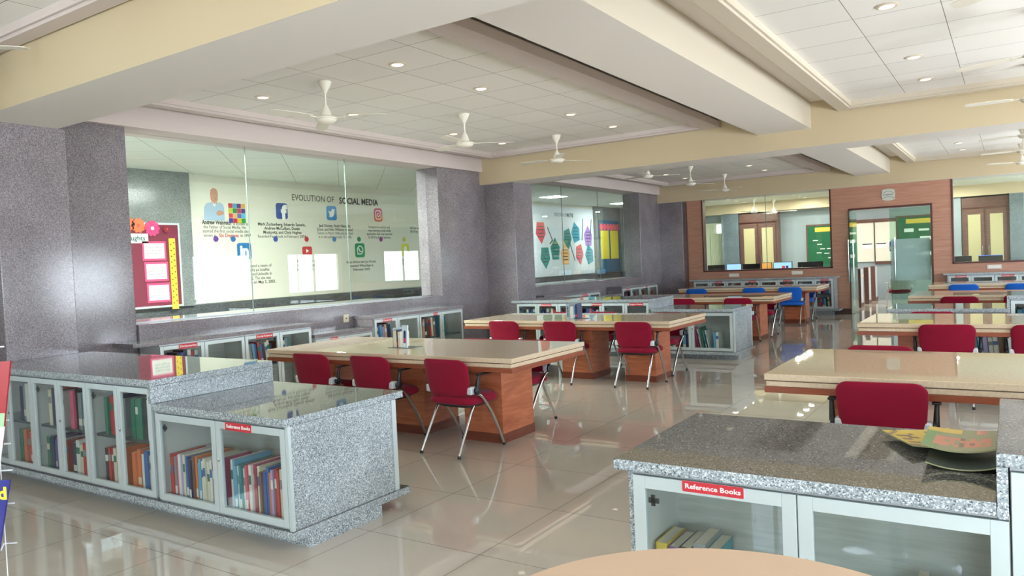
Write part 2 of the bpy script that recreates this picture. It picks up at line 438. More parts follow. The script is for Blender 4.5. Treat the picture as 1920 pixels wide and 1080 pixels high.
    for y in (5.5, 6.9, 8.2):  # unseen strips added behind the fascia to light the wall graphic evenly
        p = thing('added_fill_strip', 'long unseen fill strip added behind the fascia to brighten the corridor', 'ceiling light', (-8.45, y, 3.3), group='added fill strips behind the fascia')
        MB().box(-.12, .12, -.6, .6, -.02, 0).build('frame', WHITE, p)
        MB().box(-.1, .1, -.58, .58, -.026, -.02).build('diffuser', PANEL_L, p)
        area_light('strip_fill_light', (-8.45, y, 3.265), (0, 0, 0), .2, 1.15, 125 if y < 10 else 60, (.97, 1, .96))
    return n, k
NW, NK = shell()

# ------------------------------------------------------------------ e-library front and what stands behind it
def elibrary(n, k):
    y0, y1 = 19.1, 19.3
    mb = MB()
    mb.box(-7.05, -6.66, y0, y1, 0, 2.95); mb.box(-6.66, -3.52, y0, y1, 0, 1.09)
    mb.box(-3.52, -3.13, y0, y1, 0, 2.95); mb.box(-3.13, -1.45, y0, y1, 2.44, 2.95)
    mb.box(-1.45, -1.07, y0, y1, 0, 2.95); mb.box(-1.07, XR, y0, y1, 0, 1.1)
    mb.box(-8.3, -7.05, y0+.3, y1+.3, 0, 2.95)
    struct('wall_far', mb, W_WALL)
    for x in (-4.2, ): struct('trim_%d' % k, MB().box(x-.003, x+.003, y0-.002, y0, .9, 1.09), W_DARK); k += 1
    for x0, x1, z0, z1 in ((-6.66, -3.52, 1.09, 2.95), (-1.07, XR, 1.1, 2.95)):
        m = MB(); t = .035
        m.box(x0, x0+t, y0-.012, y1, z0, z1); m.box(x1-t, x1, y0-.012, y1, z0, z1); m.box(x0, x1, y0-.012, y1, z0, z0+t)
        g = struct('window_%d' % n, m, W_DARK); n += 1
        xm = (x0+x1)/2 + .03
        if x0 < -3:
            for a, b in ((x0+t, xm-.003), (xm+.003, x1-t)): MB().box(a, b, y0+.09, y0+.1, z0+t, z1).build('glass_pane', GLASS, g)
            MB().box(xm-.006, xm+.006, y0+.088, y0+.102, z0+t, z1).build('glass_joint', MATS['pale_silicone_joint'], g)
        else: MB().box(x0+t, x1-t, y0+.09, y0+.1, z0+t, z1).build('glass_pane', GLASS, g)
    m = MB(); m.box(-3.15, -3.11, y0-.012, y1, 0, 2.46); m.box(-1.47, -1.43, y0-.012, y1, 0, 2.46); m.box(-3.11, -1.47, y0-.012, y1, 2.42, 2.46)
    struct('trim_%d' % k, m, W_DARK); k += 1
    m = MB(); m.box(-7.05, -3.15, y0-.014, y0, 0, .13); m.box(-1.43, XR, y0-.014, y0, 0, .13)
    struct('baseboard_far', m, mat('dark_brown_skirting', (78, 48, 40), .4))
    # glass doors: left leaf swung open into the hall, right leaf closed
    d = MB().box(0, .86, -.006, .006, .012, 2.4)
    a = struct('door_1', d, GLASS_D, loc=(-3.09, 19.8, 0), rot=(0, 0, radians(-91)))
    b = struct('door_2', MB().box(-.82, 0, -.006, .006, .012, 2.4), GLASS_D, loc=(-1.48, 19.2, 0))
    for o_, x0, x1, hx in ((a, .02, .84, .78), (b, -.8, -.02, -.72)):
        MB().box(x0, x1, -.0085, -.0065, .76, 1.7).build('frosted_band', FROST, o_)
        for s_ in (-1, 1):
            h = MB().tube([(hx, s_*.05, .75), (hx, s_*.05, 1.74)], .014)
            for z in (.95, 1.55): h.tube([(hx, s_*.05, z), (hx, s_*.007, z)], .009)
            h.build('pull_handle', CHROME, o_, smooth=40)
    # interior: floor is shared; ceiling, far wall and its joinery
    struct('ceiling', MB().box(-8.5, XR+.4, 19.62, 26, 3.1, 3.2), mat('elibrary_ceiling_paint', (222, 224, 208), .7))
    struct('wall_elibrary_left', MB().box(-8.6, -8.5, 19.3, 26, 0, 3.2), mat('grey_blue_paint', (148, 160, 164), .6))
    struct('wall_elibrary_right', MB().box(XR+.1, XR+.25, 19.05, 20.9, 0, 3.2).box(XR+.1, XR+.25, 23.1, 26, 0, 3.2).box(XR+.1, XR+.25, 20.9, 23.1, 0, .85).box(XR+.1, XR+.25, 20.9, 23.1, 2.2, 3.2), MATS['grey_blue_paint'])
    fr = MB()
    for y in (20.9, 22.0, 23.04): fr.box(XR+.12, XR+.18, y, y+.06, .85, 2.2)
    f = struct('window_%d' % n, fr, mat('cream_window_frame')); n += 1
    MB().box(XR+.145, XR+.15, 20.95, 23.05, .86, 2.19).build('window_pane', GLASS_W, f)
    area_light('window_daylight', (XR+.35, 22.0, 1.5), (0, radians(90), 0), 1.35, 2.2, 1, portal=True)
    struct('wall_elibrary_far', MB().box(-8.6, XR+.4, 24.46, 25.1, 0, 3.2), MATS['grey_blue_paint'])
    struct('trim_%d' % k, MB().box(-8.5, XR, 24.0, 24.46, 2.8, 3.1), CREAM); k += 1
    gcol = granite('blue_grey_granite', (78, 90, 96), (104, 118, 124), (128, 140, 146), .3, 120)
    struct('wall_elibrary_pier', MB().box(-7.75, -7.2, 24.05, 24.46, 0, 2.8), gcol)
    struct('wall_elibrary_pier', MB().box(-.01, .3, 24.0, 24.46, 0, 2.8), gcol)
    struct('wall_elibrary_pier', MB().box(-1.34, -1.12, 24.1, 24.46, 0, 2.8), MATS['grey_blue_paint'])
    # bright curtained window at the left end
    f = struct('window_%d' % n, MB().box(-8.45, -7.76, 24.4, 24.459, 1.0, 2.55), mat('pale_green_curtain', (206, 214, 184), .8)); n += 1
    m = MB()
    for i in range(12):
        x = -8.2+i*.04; m.tube([(x, 24.37, 1.0), (x, 24.37, 2.2)], .02, 6)
    m.build('curtain', mat('pale_green_curtain'), f, smooth=60)
    MB().box(-8.0, -7.78, 24.34, 24.4, 2.22, 2.5).build('lit_pane', lamp('daylit_glass', (235, 244, 255), 1.6), f)
    CP = mat('cream_door_panel', (184, 176, 132), .6)
    for x0, x1, nm in ((-7.18, -6.0, 'wooden double cupboard with tall cream panels seen through left window'), (-1.1, -.02, 'wooden double cupboard with tall cream panels seen through right window')):
        t = thing('tall_cupboard', nm, 'cupboard', ((x0+x1)/2, 24.07, 0))
        w_ = (x1-x0)
        MB().box(-w_/2, w_/2, .02, .38, 0, 2.76).build('body', W_CUB, t)
        for s_ in (0, 1):
            a0 = -w_/2+.06+s_*(w_/2-.03); a1 = a0+w_/2-.09
            d_ = MB().box(a0, a1, -.01, .02, .1, 2.44).build('door', W_CUB, t)
            MB().box(a0+.08, a1-.08, -.014, -.01, .25, 2.3).build('cream_panel', CP, d_)
            hx = a1-.04 if s_ == 0 else a0+.04
            MB().tube([(hx, -.03, 1.15), (hx, -.03, 1.45)], .008, 6).build('handle', CHROME, d_)
        MB().box(-w_/2, w_/2, -.015, .02, 2.47, 2.5).build('cornice', W_DARK, t)
    # green display boards
    GB = mat('green_board_felt', (10, 92, 56), .8); YB_ = mat('yellow_banner', (222, 186, 60), .6)
    for x0, x1, z0, z1, nm in ((-5.2, -3.95, 1.0, 2.26, 'green display board with yellow header seen through left window'), (-2.72, -1.5, 1.0, 2.35, 'green display board with yellow header seen above glass door')):
        t = thing('display_board', nm, 'notice board', ((x0+x1)/2, 24.42, z0))
        W_ = x1-x0; H_ = z1-z0
        MB().box(-W_/2, W_/2, 0, .03, 0, H_).build('felt_panel', GB, t)
        fr = MB()
        for a, b, c, d_ in ((-W_/2, W_/2, H_, H_+.05), (-W_/2-.04, -W_/2, 0, H_+.05), (W_/2, W_/2+.04, 0, H_+.05), (-W_/2, W_/2, -.04, 0)): fr.box(a, b, -.01, .03, c, d_)
        fr.build('frame', W_CUB, t)
        MB().box(-W_/2+.22, W_/2-.22, -.008, 0, H_-.18, H_-.05).build('header_strip', YB_, t)
        if x0 < -4:
            rows = ((-.4, .82), (-.28, .7), (.1, .72), (-.2, .56), (.0, .56), (.22, .56), (-.08, .42), (.2, .42), (.02, .28), (-.3, .44), (.4, .86))
            for u, v in rows: MB().box(u-.07, u+.07, -.008, 0, v-.012, v+.012).build('paper_slip', PAPER, t)
        else:
            for u, v, w_, h_ in ((-.32, .98, .12, .05), (.06, .98, .13, .03), (.1, .74, .14, .05), (-.3, .5, .12, .04), (.14, .3, .16, .05)): MB().box(u-w_, u+w_, -.008, 0, v-h_, v+h_).build('paper_slip', PAPER, t)
        if x0 < -4:
            MB().prism([(-.07, 0), (.07, 0), (.03, .1), (0, .16), (-.03, .1)], 0, .01, M=T(.12, 0, .06) @ MY).build('red_cutout', mat('dark_red_card', (150, 34, 44)), t)
    # pale partition doors with notices behind the entrance
    t = thing('sliding_partition', 'cream sliding partition doors with notices seen through the entrance', 'partition', (-3.35, 24.419, 0))
    MB().box(-.6, .01, 0, .04, 1.12, 2.26).build('panel', mat('cream_partition', (222, 220, 204), .6), t)
    MB().box(.03, .6, 0, .04, 1.12, 2.26).build('panel', mat('cream_partition'), t)
    MB().box(-.6, .62, -.01, .04, 2.26, 2.36).build('head_rail', W_CUB, t)
    MB().box(.02, .7, -.01, .04, 1.04, 1.12).build('lower_rail', W_CUB, t)
    MB().box(.008, .032, -.01, .03, 1.12, 2.26).build('meeting_stile', BLACK, t)
    for x, nm in ((-.18, 'a'), (.19, 'b')):
        q = MB().box(x-.14, x+.14, -.006, 0, 1.5, 1.66).build('notice', PAPER, t)
        MB().box(x-.13, x+.13, -.009, -.006, 1.62, 1.65).build('notice_heading', INK, q)
    q = MB().box(.41, .56, -.006, 0, 1.4, 1.68).build('poster', mat('blue_poster', (36, 62, 150)), t)
    MB().box(.43, .49, -.01, -.006, 1.44, 1.54).build('poster_inset', YB_, q)
    # carrels beside the entrance
    for i, y in enumerate((19.95, 21.2, 22.5, 23.7)):
        t = thing('study_carrel', ('nearest', 'second', 'third', 'farthest')[i] + ' white carrel partition with dark wood edges inside entrance', 'partition', (-3.3, y, 0), group='carrel partitions inside the entrance')
        MB().box(-.02, .035, .07, .5, .1, .98).build('side_panel', mat('pale_carrel_panel', (214, 214, 214), .5), t)
        MB().box(-.06, .05, 0, .07, 0, 1.0).build('end_post', W_CUB, t)
        MB().box(-.02, .05, .07, .52, 0, .1).build('kick', W_CUB, t)
        MB().box(-.47, -.06, .02, .5, .72, .75).build('desk_board', mat('tan_desk', (196, 160, 122), .4), t)
    # downlights and fans inside
    for (x, y) in ((-6.77, 21.7), (-6.77, 22.5), (-6.77, 23.3), (-5.02, 21.95), (-5.02, 22.7), (-5.02, 23.4), (-1.27, 22.4), (-1.27, 23.2), (-3.0, 22), (1.2, 22)):
        downlight(x, y, 3.1, 'round lit downlight in the ceiling of the glazed far room', 'downlights of the far room', 1.6)
        area_light('downlight_lamp', (x, y, 3.07), (0, 0, 0), .15, .15, 24, (1, .98, .92), shape='DISK')
    # monitors on the sill desk
    D = mat('dark_desk_top', (48, 44, 44), .4)
    for x0, x1 in ((-7.0, -3.86), (-1.2, 1.6)):
        t = thing('computer_desk', 'long dark desk behind the %s far window' % ('left' if x0 < -3 else 'right'), 'desk', ((x0+x1)/2, 19.75, 0))
        w_ = (x1-x0)/2
        MB().box(-w_, w_, 0, .55, .72, .75).build('desk_top', D, t)
        for x in (-w_+.02, w_-.05, 0): MB().box(x, x+.03, .02, .53, 0, .72).build('leg', D, t)
    mons = [(-6.6, .46, 0, 'leftmost black'), (-6.12, .4, 1, 'small lit'), (-5.66, .44, 0, 'wide black'), (-5.27, .26, 2, 'orange screened'), (-4.87, .46, 1, 'bright colourful'), (-4.2, .6, 0, 'wide dark'), (-.92, .36, 0, 'narrow dark'), (-.38, .46, 3, 'blue rimmed')]
    oran = lamp('orange_screen', (226, 160, 76), .8); blu = lamp('blue_screen_edge', (70, 110, 210), 1.0)
    for x, w_, kd, nm in mons:
        t = thing('monitor', '%s monitor on the desk behind the %s far window' % (nm, 'left' if x < -3 else 'right'), 'monitor', (x, 19.95, .75))
        h_ = .32 if kd in (1, 2) else .3
        MB().box(-w_/2, w_/2, -.02, .02, .2, .2+h_).build('housing', BLACK, t)
        if kd: 
            s_ = MB().box(-w_/2+.012, w_/2-.012, -.023, -.02, .212, .2+h_-.012).build('screen', {1: SCREEN, 2: oran, 3: BLACK}[kd], t)
            if kd == 3: MB().box(-w_/2, w_/2, -.024, -.018, .2+h_-.012, .2+h_).build('screen_glow', blu, t)
            if nm == 'bright colourful':
                MB().box(-.02, .06, -.026, -.023, .24, .42).build('red_tile', lamp('red_screen', (200, 60, 50), .8), s_)
                MB().box(.08, .14, -.026, -.023, .24, .42).build('navy_tile', lamp('navy_screen', (40, 60, 130), .8), s_)
        MB().box(-.03, .03, -.015, .015, .02, .22).build('stand_neck', BLACK, t)
        MB().box(-.12, .12, -.08, .08, 0, .02).build('stand_foot', BLACK, t)
    for i, (x, y, kd) in enumerate(((-3.58, 20.2, 1), (-3.58, 21.45, 2))):
        t = thing('monitor', ('monitor with blue rear glow above the nearest carrel', 'monitor with pink picture above the second carrel')[i], 'monitor', (x, y, .75), rotz=radians(-12))
        MB().box(-.2, .2, -.02, .02, .22, .52).build('housing', mat('navy_housing', (20, 22, 60), .4), t)
        MB().box(.03 if i == 0 else -.1, .2, -.023, -.02, .235, .505).build('screen', SCREEN if i == 0 else lamp('pink_screen', (200, 130, 150), .7), t)
        MB().box(-.03, .03, -.015, .015, .02, .22).build('stand_neck', BLACK, t)
        MB().box(-.12, .12, -.08, .08, 0, .02).build('stand_foot', BLACK, t)
    # plates and sign
    for x, z in ((-5.87, .99), (-4.33, 1.005), (-.3, 1.01)):
        t = tag(MB().box(-.13, .13, -.014, 0, -.045, .045, 0).build('switch_plate', mat('ivory_plastic', (226, 220, 200), .4), loc=(x, y0, z), bevel=.003),
                {-5.87: 'left ivory switch plate under the left far window', -4.33: 'right ivory switch plate under the left far window', -.3: 'ivory switch plate under the right far window'}[x], 'switch plate')
        for i in range(5): MB().box(-.105+i*.044, -.07+i*.044, -.019, -.014, -.025, .025).build('rocker', SIGNW, t)
    t = thing('door_sign', 'barrel shaped silver sign lettered E-LIBRARY above the entrance', 'sign', (-2.295, y0, 2.715))
    out = [(-.125, -.11), (-.06, -.132), (0, -.138), (.06, -.132), (.125, -.11), (.14, 0), (.125, .11), (.06, .132), (0, .138), (-.06, .132), (-.125, .11), (-.14, 0)]
    MB().prism(out, .002, .018, M=MY).build('plate', mat('silver_sign', (206, 210, 200), .3, metal=.3), t, bevel=.002)
    m = MB()
    for s_ in (1, -1):
        pts = [(x, s_*(.06+.02*cos(x/.13*pi)*s_) , 0) for x in [-.12+.02*i for i in range(13)]]
        m.tube([tuple(MY @ Vector((a, b_, .02))) for a, b_, c_ in pts], .003, 6)
    m.text('E-LIBRARY', .04, T(0, 0, 0) @ MY @ T(0, 0, .019), width=.2, bold=.01)
    m.build('sign_lettering', mat('dark_sign_print', (50, 56, 60)), t)
    return n, k

def downlight(x, y, z, label, group, s=1.0):
    global DL
    if DL is None:
        t = thing('downlight', label, 'ceiling light', (x, y, z), group=group)
        MB().lathe([(.062, -.001), (.085, -.001), (.088, -.006), (.066, -.012), (.062, -.008)], 24).build('rim', mat('cream_lamp_rim', (226, 214, 196), .4), t, smooth=40)
        MB().lathe([(.001, -.004), (.064, -.004), (.05, -.012), (.001, -.016)], 20).build('lens', LAMP, t, smooth=40)
        DL = t; return t
    t = dup_thing(DL, (x, y, z), 0, label, group); return t
DL = None
NW, NK = elibrary(NW, NK)

# ------------------------------------------------------------------ ceiling lamps and fans of the hall
for i in (-1, 0, 1):
    o = PY*i
    for x in (-4.75, -6.68, -.78, 1.15):
        for y in (5.41, 6.75, 8.75, 10.0):
            if i == -1 and y < 8: continue
            lab = {-1: 'round recessed downlight in the coffer above the camera', 0: 'round recessed downlight in the %s coffer of the near bay', 1: 'round recessed downlight in the %s coffer of the middle bay'}[i]
            if '%s' in lab: lab = lab % ('left' if x < -3 else 'right')
            downlight(x, y+o, 3.455, lab, lab.replace('round recessed downlight', 'downlights'))
def make_fan():
    t = thing('ceiling_fan', '', 'ceiling fan', (0, 0, 3.455))
    MB().lathe([(.066, -.002), (.07, -.012), (.056, -.05), (.026, -.1), (.014, -.125)], 20).build('canopy', FANM, t, smooth=40)
    MB().tube([(0, 0, -.1), (0, 0, -.27)], .011, 10).build('down_rod', FANM, t, smooth=40)
    MB().lathe([(.014, -.235), (.028, -.26), (.05, -.31), (.056, -.345), (.05, -.352), (.1, -.36), (.112, -.37), (.112, -.38), (.1, -.385), (.098, -.395), (.08, -.41), (.06, -.42), (.02, -.425)], 28).build('motor', FANM, t, smooth=40)
    for k in range(3):
        a = radians(-10+120*k)
        m = MB(); ts = [0, .15, .5, .85, .97, 1]; ws = [.035, .055, .062, .06, .045, .012]
        vs, fs = [], []
        for u, w_ in zip(ts, ws):
            r = .17+u*.46
            for sgn, dz in ((1, .006), (-1, -.006)):
                vs += [(r, sgn*w_, -.372+dz+.003), (r, sgn*w_, -.372+dz-.001)]
        for i in range(len(ts)-1):
            b = i*4; c = b+4
            fs += [(b, c, c+2, b+2), (b+1, b+3, c+3, c+1), (b, b+1, c+1, c), (b+2, c+2, c+3, b+3)]
        fs += [(0, 2, 3, 1), (len(vs)-4, len(vs)-3, len(vs)-1, len(vs)-2)]
        m.add(vs, fs)
        m.box(.09, .2, -.018, .018, -.376, -.37)
        m.build('blade', FANM, t, rot=(0, 0, a), smooth=30)
    return t
fan0 = make_fan(); used = False
order = ['nearest', 'second', 'third']
for i in (0, 1, -1):
    for side, x in (('left', -5.71), ('right', .22)):
        for j, y in enumerate((5.39, 7.71, 10.03)):
            if i == -1 and (j < 2 or side == 'right'): continue
            lab = '%s white ceiling fan in the %s coffer of the %s bay' % (order[j], side, 'near' if i == 0 else ('middle' if i == 1 else 'camera'))
            if not used: used = True; f = fan0; f.location = (x, y+PY*i, 3.455)
            else: f = dup_thing(fan0, (x, y+PY*i, 3.455), 0, lab)
            f['label'] = lab; f['group'] = 'white ceiling fans of the reading hall'
            f.rotation_euler.z = radians((33, 52, 75)[j] + 17*i)
for x, y in ((-6.17, 22.2), (-5.9, 23.3)):
    f = dup_thing(fan0, (x, y, 3.1), radians(20), '%s white ceiling fan seen through the left far window' % ('left' if y < 23 else 'right'), 'ceiling fans of the far room')

# ------------------------------------------------------------------ books
PAL = {'red': (196, 40, 44), 'crimson': (150, 28, 52), 'pink': (226, 92, 128), 'orange': (226, 112, 52), 'peach': (226, 168, 130), 'yellow': (230, 200, 70),
       'cream': (232, 224, 198), 'white': (236, 238, 236), 'grey': (136, 142, 144), 'black': (34, 36, 42), 'green': (22, 112, 84), 'lime': (150, 200, 60),
       'teal': (24, 128, 138), 'sky blue': (92, 168, 204), 'blue': (36, 92, 170), 'navy': (30, 40, 84), 'purple': (104, 60, 140), 'lilac': (176, 156, 204), 'brown': (116, 74, 56), 'magenta': (190, 34, 110)}
def bmat(c, accent=False):
    return mat(c.replace(' ', '_')+'_book_cover', tuple(.86*x+.14*118 for x in PAL[c]), .4)
ORD = ['first', 'second', 'third', 'fourth', 'fifth', 'sixth', 'seventh', 'eighth', 'ninth', 'tenth', 'eleventh', 'twelfth', 'thirteenth', 'fourteenth', 'fifteenth', 'sixteenth',
       'seventeenth', 'eighteenth', 'nineteenth', 'twentieth', 'twenty-first', 'twenty-second', 'twenty-third', 'twenty-fourth']
BM = {}
def book_mesh(th, h, d, c, acc):
    k = (round(th, 3), round(h, 2), round(d, 2), c, acc)
    if k in BM: return BM[k]
    th, h, d = k[0], k[1], k[2]
    t = .0018
    m = MB()
    m.box(0, th, 0, t, 0, h, 0)                       # spine towards the viewer
    m.box(0, t, t, d, 0, h, 0); m.box(th-t, th, t, d, 0, h, 0)
    m.box(t, th-t, t, d-.004, .003, h-.003, 1)        # page block
    if acc:
        z0, z1 = (.62*h, .8*h) if len(c) % 2 else (.12*h, .3*h)
        m.box(.0006, th-.0006, -.0006, 0, z0, z1, 2)
    o = m.build('book', [bmat(c), CARD, bmat(acc) if acc else CARD])
    me = o.data; bpy.data.objects.remove(o)
    BM[k] = me
    return me
NBOOK = 0
def row(M, u0, u1, z, colors, hs, depth, where, lean=0.0, th=None, name='book', grp=None, front=.05):
    """stand books side by side from u0 to u1 on a shelf of the cabinet whose frame is M"""
    global NBOOK
    n = len(colors); rnd = random.Random(int(u0*1000)+int(z*77)+n)
    wd = (u1-u0)/n
    for i, c in enumerate(colors):
        t = th if th else wd*rnd.uniform(.82, .97); t = min(t, wd)
        h = hs*rnd.uniform(.84, 1.0); acc = rnd.choice([None, None, None, 'white', 'cream', 'white']) if c not in ('white', 'cream', 'red') else rnd.choice([None, 'blue', 'grey', 'green'])
        me = book_mesh(t, h, depth*rnd.uniform(.9, 1), c, acc)
        o = bpy.data.objects.new('book', me); COL.objects.link(o)
        a = lean if lean else 0
        o.matrix_world = M @ T(u0+i*wd+abs(a)*.02, front+rnd.uniform(0, .02), z+ (t*abs(sin(a)) if a > 0 else 0)+.0005) @ RY(a)
        tag(o, '%s book, %s from left, %s' % (c, ORD[i], where), 'book', grp or ('books ' + where))
        NBOOK += 1

# ------------------------------------------------------------------ glass-fronted cabinets
def cabinet(M0, W, z0, z1, D, ndoor, label, shelf=None, plates=(), lock_door=1, back=None, hinge=True, group=None, sides='both', fw=.042):
    """root at the bottom left front corner; u to the viewer's right, depth away from the viewer"""
    loc = M0.to_translation(); rz = M0.to_euler().z
    t = thing('glass_door_cabinet', label, 'cabinet', (loc.x, loc.y, loc.z+z0), rz, group)
    H = z1-z0; bk = back or D
    m = MB(); e = .016
    m.box(0, W, .003, D, 0, e); m.box(0, W, .003, D, H-e, H)
    m.box(0, e, .003, D, e, H-e); m.box(W-e, W, .003, D, e, H-e); m.box(e, W-e, bk-.012, bk, e, H-e, 1)
    m.build('carcass', [LAM, LAM_B], t)
    MB().box(0, W, -.012, .0025, H-.014, H).build('edge_rail', ALU_D, t)
    MB().box(0, W, -.012, .0025, 0, .01).build('edge_rail', ALU_D, t)
    dw = W/ndoor
    for i in range(ndoor):
        a, b = i*dw+.0025, (i+1)*dw-.0025; za, zb = .012, H-.018
        m = MB()
        m.box(a, a+fw, -.022, 0, za, zb); m.box(b-fw, b, -.022, 0, za, zb)
        m.box(a+fw, b-fw, -.022, 0, za, za+fw); m.box(a+fw, b-fw, -.022, 0, zb-fw, zb)
        d = m.build('door', ALU, t, bevel=.0015)
        MB().box(a+fw-.004, b-fw+.004, -.012, -.009, za+fw-.004, zb-fw+.004).build('glass_pane', GLASS_C, d)
        if i % 2 == lock_door:
            MB().lathe([(.011, 0), (.011, .004), (.008, .006), (.003, .0065)], 14, M=T(a+fw*.5, -.022, za+(zb-za)*.58) @ RX(pi/2)).build('lock', CHROME, d, smooth=40)
        if hinge and i % 2 == 0:
            h = MB(); hz = zb-fw-.05
            h.box(a+fw+.006, a+fw+.05, -.006, 0, hz-.01, hz+.01); h.box(a+fw+.018, a+fw+.034, -.006, 0, hz-.022, hz+.022)
            h.build('hinge', mat('dark_hinge_metal', (58, 64, 66), .3, metal=.6), d)
        for pi_, txt, u, pw, ph in plates:
            if pi_ == i:
                p = MB(); cx = a+(b-a)*u; cz = zb-ph*.42
                p.add([(x, y, 0) for x, y in rrect(pw, ph, ph*.12, 3)], [tuple(range(16))], 0, T(cx, -.0265, cz) @ MY)
                p.prism(rrect(pw, ph, ph*.12, 3), 0, .003, 1, T(cx, -.0225, cz) @ MY)
                p.prism(rrect(pw*.975, ph*.9, ph*.1, 3), .003, .0036, 0, T(cx, -.0225, cz) @ MY)
                p.text(txt, ph*.62, T(cx, -.0264, cz) @ MY, 1, width=pw*.9, bold=.018)
                p.build('title_plate', [SIGNR, SIGNW], d)
    for z in (shelf or ()):
        MB().box(e, W-e, .03, bk-.012, z-.009-z0, z+.009-z0).build('shelf', SHELF, t)
    return t
def counter(name, M0, x0, x1, y0, y1, z0, z1, label, m_=None, group=None, cat='countertop'):
    loc = M0 @ Vector((x0, y0, z0)); rz = M0.to_euler().z
    o = MB().box(0, x1-x0, 0, y1-y0, 0, z1-z0).build(name, m_ or [G_TOP], loc=loc, rot=(0, 0, rz), bevel=.003)
    return tag(o, label, cat, group)
def top_slab(M0, x0, x1, y0, y1, z0, z1, label, step=None):
    """polished top, brushed edges; step = (x side, z bottom) of the upright cheek where the tall part starts"""
    loc = M0 @ Vector((x0, y0, z0)); rz = M0.to_euler().z
    m = MB().box(0, x1-x0, 0, y1-y0, 0, z1-z0, 1, fm={1: 0})
    o = m.build('granite_countertop', [G_TOP, G_ISL], loc=loc, rot=(0, 0, rz), bevel=.0025)
    if step:
        xs, zb = step
        MB().box(xs-x0, xs-x0+.03*(1 if xs < (x0+x1)/2 else -1), .0, y1-y0, zb-z0, -.001).build('upright_cheek', G_ISL, o) if xs-x0 < .01 else MB().box(xs-x0-.03, xs-x0, 0, y1-y0, zb-z0, -.001).build('upright_cheek', G_ISL, o)
    return tag(o, label, 'countertop')

I4 = Matrix.Identity(4)
def base_and_plinth(M0, x0, x1, y0, y1, px0, px1, py0, py1, label):
    t = thing('stone_platform', label, 'cabinet base', M0 @ Vector((x0, y0, 0)), M0.to_euler().z)
    MB().box(0, x1-x0, 0, y1-y0, .075, .12, 1, fm={1: 0}).build('base_slab', [G_TOP, G_ISL], t, bevel=.0025)
    MB().box(px0-x0, px1-x0, py0-y0, py1-y0, 0, .0745).build('plinth', G_ISL, t)
    return t

# near left island -------------------------------------------------------------
def island_left(o, nm, near):
    M = T(0, o, 0)
    base_and_plinth(M, -7.16, -3.32, 2.73, 3.7, -7.05, -3.322, 2.85, 3.43, 'long granite platform on plinth under the %s left island' % nm)
    top_slab(M, -7.16, -4.615, 2.725, 3.69, .862, .904, 'higher polished granite countertop of the %s left island' % nm, step=(-4.615, .752))
    top_slab(M, -4.613, -3.335, 2.725, 3.69, .707, .75, 'lower polished granite countertop of the %s left island' % nm)
    e = tag(MB().box(0, .022, 0, .81, 0, .585).build('granite_end_panel', G_ISL, loc=(-3.36, 2.765+o, .1205)), 'upright speckled granite end panel of the %s left island' % nm, 'end panel')
    MB().box(.0005, .027, .812, .85, 0, .585).build('rear_frame_post', ALU, e)
    MB().box(.0005, .024, -.022, -.001, 0, .585).build('front_frame_post', ALU, e)
    PL = {0: ((1, 'Reference Books', .33, .2, .045),)}
    ab = 'near' if near else 'mid'
    cabinet(T(-4.61, 2.765+o, 0), 1.248, .1215, .7065, .8, 2, 'low two door glass cabinet with reference books in the %s left island' % nm,
            plates=((1, 'Reference Books', .36, .24, .048),) if near else ((0, 'Fiction', .78, .14, .04),), back=.42, lock_door=1)
    names = ['left end', 'middle', 'right end']
    for k, (a, b) in enumerate(((-7.06, -6.252), (-6.25, -5.452), (-5.45, -4.65))):
        pl = {True: (), False: (((1, 'Hindi Fiction', .45, .2, .045),), ((1, 'Fiction', .8, .18, .04),), ((1, 'English Fiction', .5, .24, .045),))[k]}[near]
        cabinet(T(a, 2.765+o, 0), b-a, .1215, .8615, .8, 2, 'tall two door glass cabinet, %s of the %s left island' % (names[k], nm), shelf=(.47,), plates=pl, back=.42, lock_door=1, fw=.038)
island_left(0, 'near', True)
island_left(PY, 'middle', False)
Mn = T(0, 2.765, 0)
# low doors of the near island
row(Mn, -4.555, -4.05, .139, ['red', 'red', 'grey', 'pink', 'white', 'lilac', 'cream', 'blue', 'blue', 'navy', 'brown', 'orange', 'sky blue', 'sky blue', 'white', 'cream', 'white', 'cream', 'white', 'crimson', 'magenta'][:21], .30, .27,
    'left low door of near left island', front=.015)
row(Mn, -3.93, -3.42, .139, ['white', 'sky blue', 'sky blue', 'white', 'teal', 'white', 'pink', 'red', 'white', 'magenta', 'crimson', 'cream', 'brown', 'blue', 'blue', 'orange', 'lilac', 'crimson', 'red', 'cream', 'peach', 'orange'], .31, .27,
    'right low door of near left island', front=.015)
tall = [(-6.6, ['navy', 'grey', 'white', 'pink', 'red'], ['green', 'orange', 'red', 'orange', 'navy', 'brown']),
        (-6.19, ['cream', 'navy', 'orange', 'red', 'white'], ['green', 'navy', 'blue', 'purple', 'white', 'red']),
        (-5.79, ['pink', 'black', 'grey', 'teal', 'teal', 'green'], ['navy', 'white', 'cream', 'red', 'teal', 'blue']),
        (-5.39, ['green', 'red', 'red', 'white', 'navy', 'grey'], ['black', 'red', 'crimson', 'cream', 'orange', 'blue', 'orange']),
        (-4.99, ['green', 'green', 'green', 'black', 'white', 'navy', 'green'], ['orange', 'orange', 'white', 'blue', 'cream', 'pink', 'green'])]
for i, (x, up, lo) in enumerate(tall):
    d = ORD[i]
    gap = .07 if i in (1, 3) else 0.0
    row(Mn, x+gap, x+.32, .4795, up, .3, .24, 'upper shelf, %s tall door from left, near island' % d, front=.032)
    row(Mn, x+gap*.6, x+.32, .139, lo, .27, .24, 'lower shelf, %s tall door from left, near island' % d, front=.02)
Mm = T(0, 2.765+PY, 0)
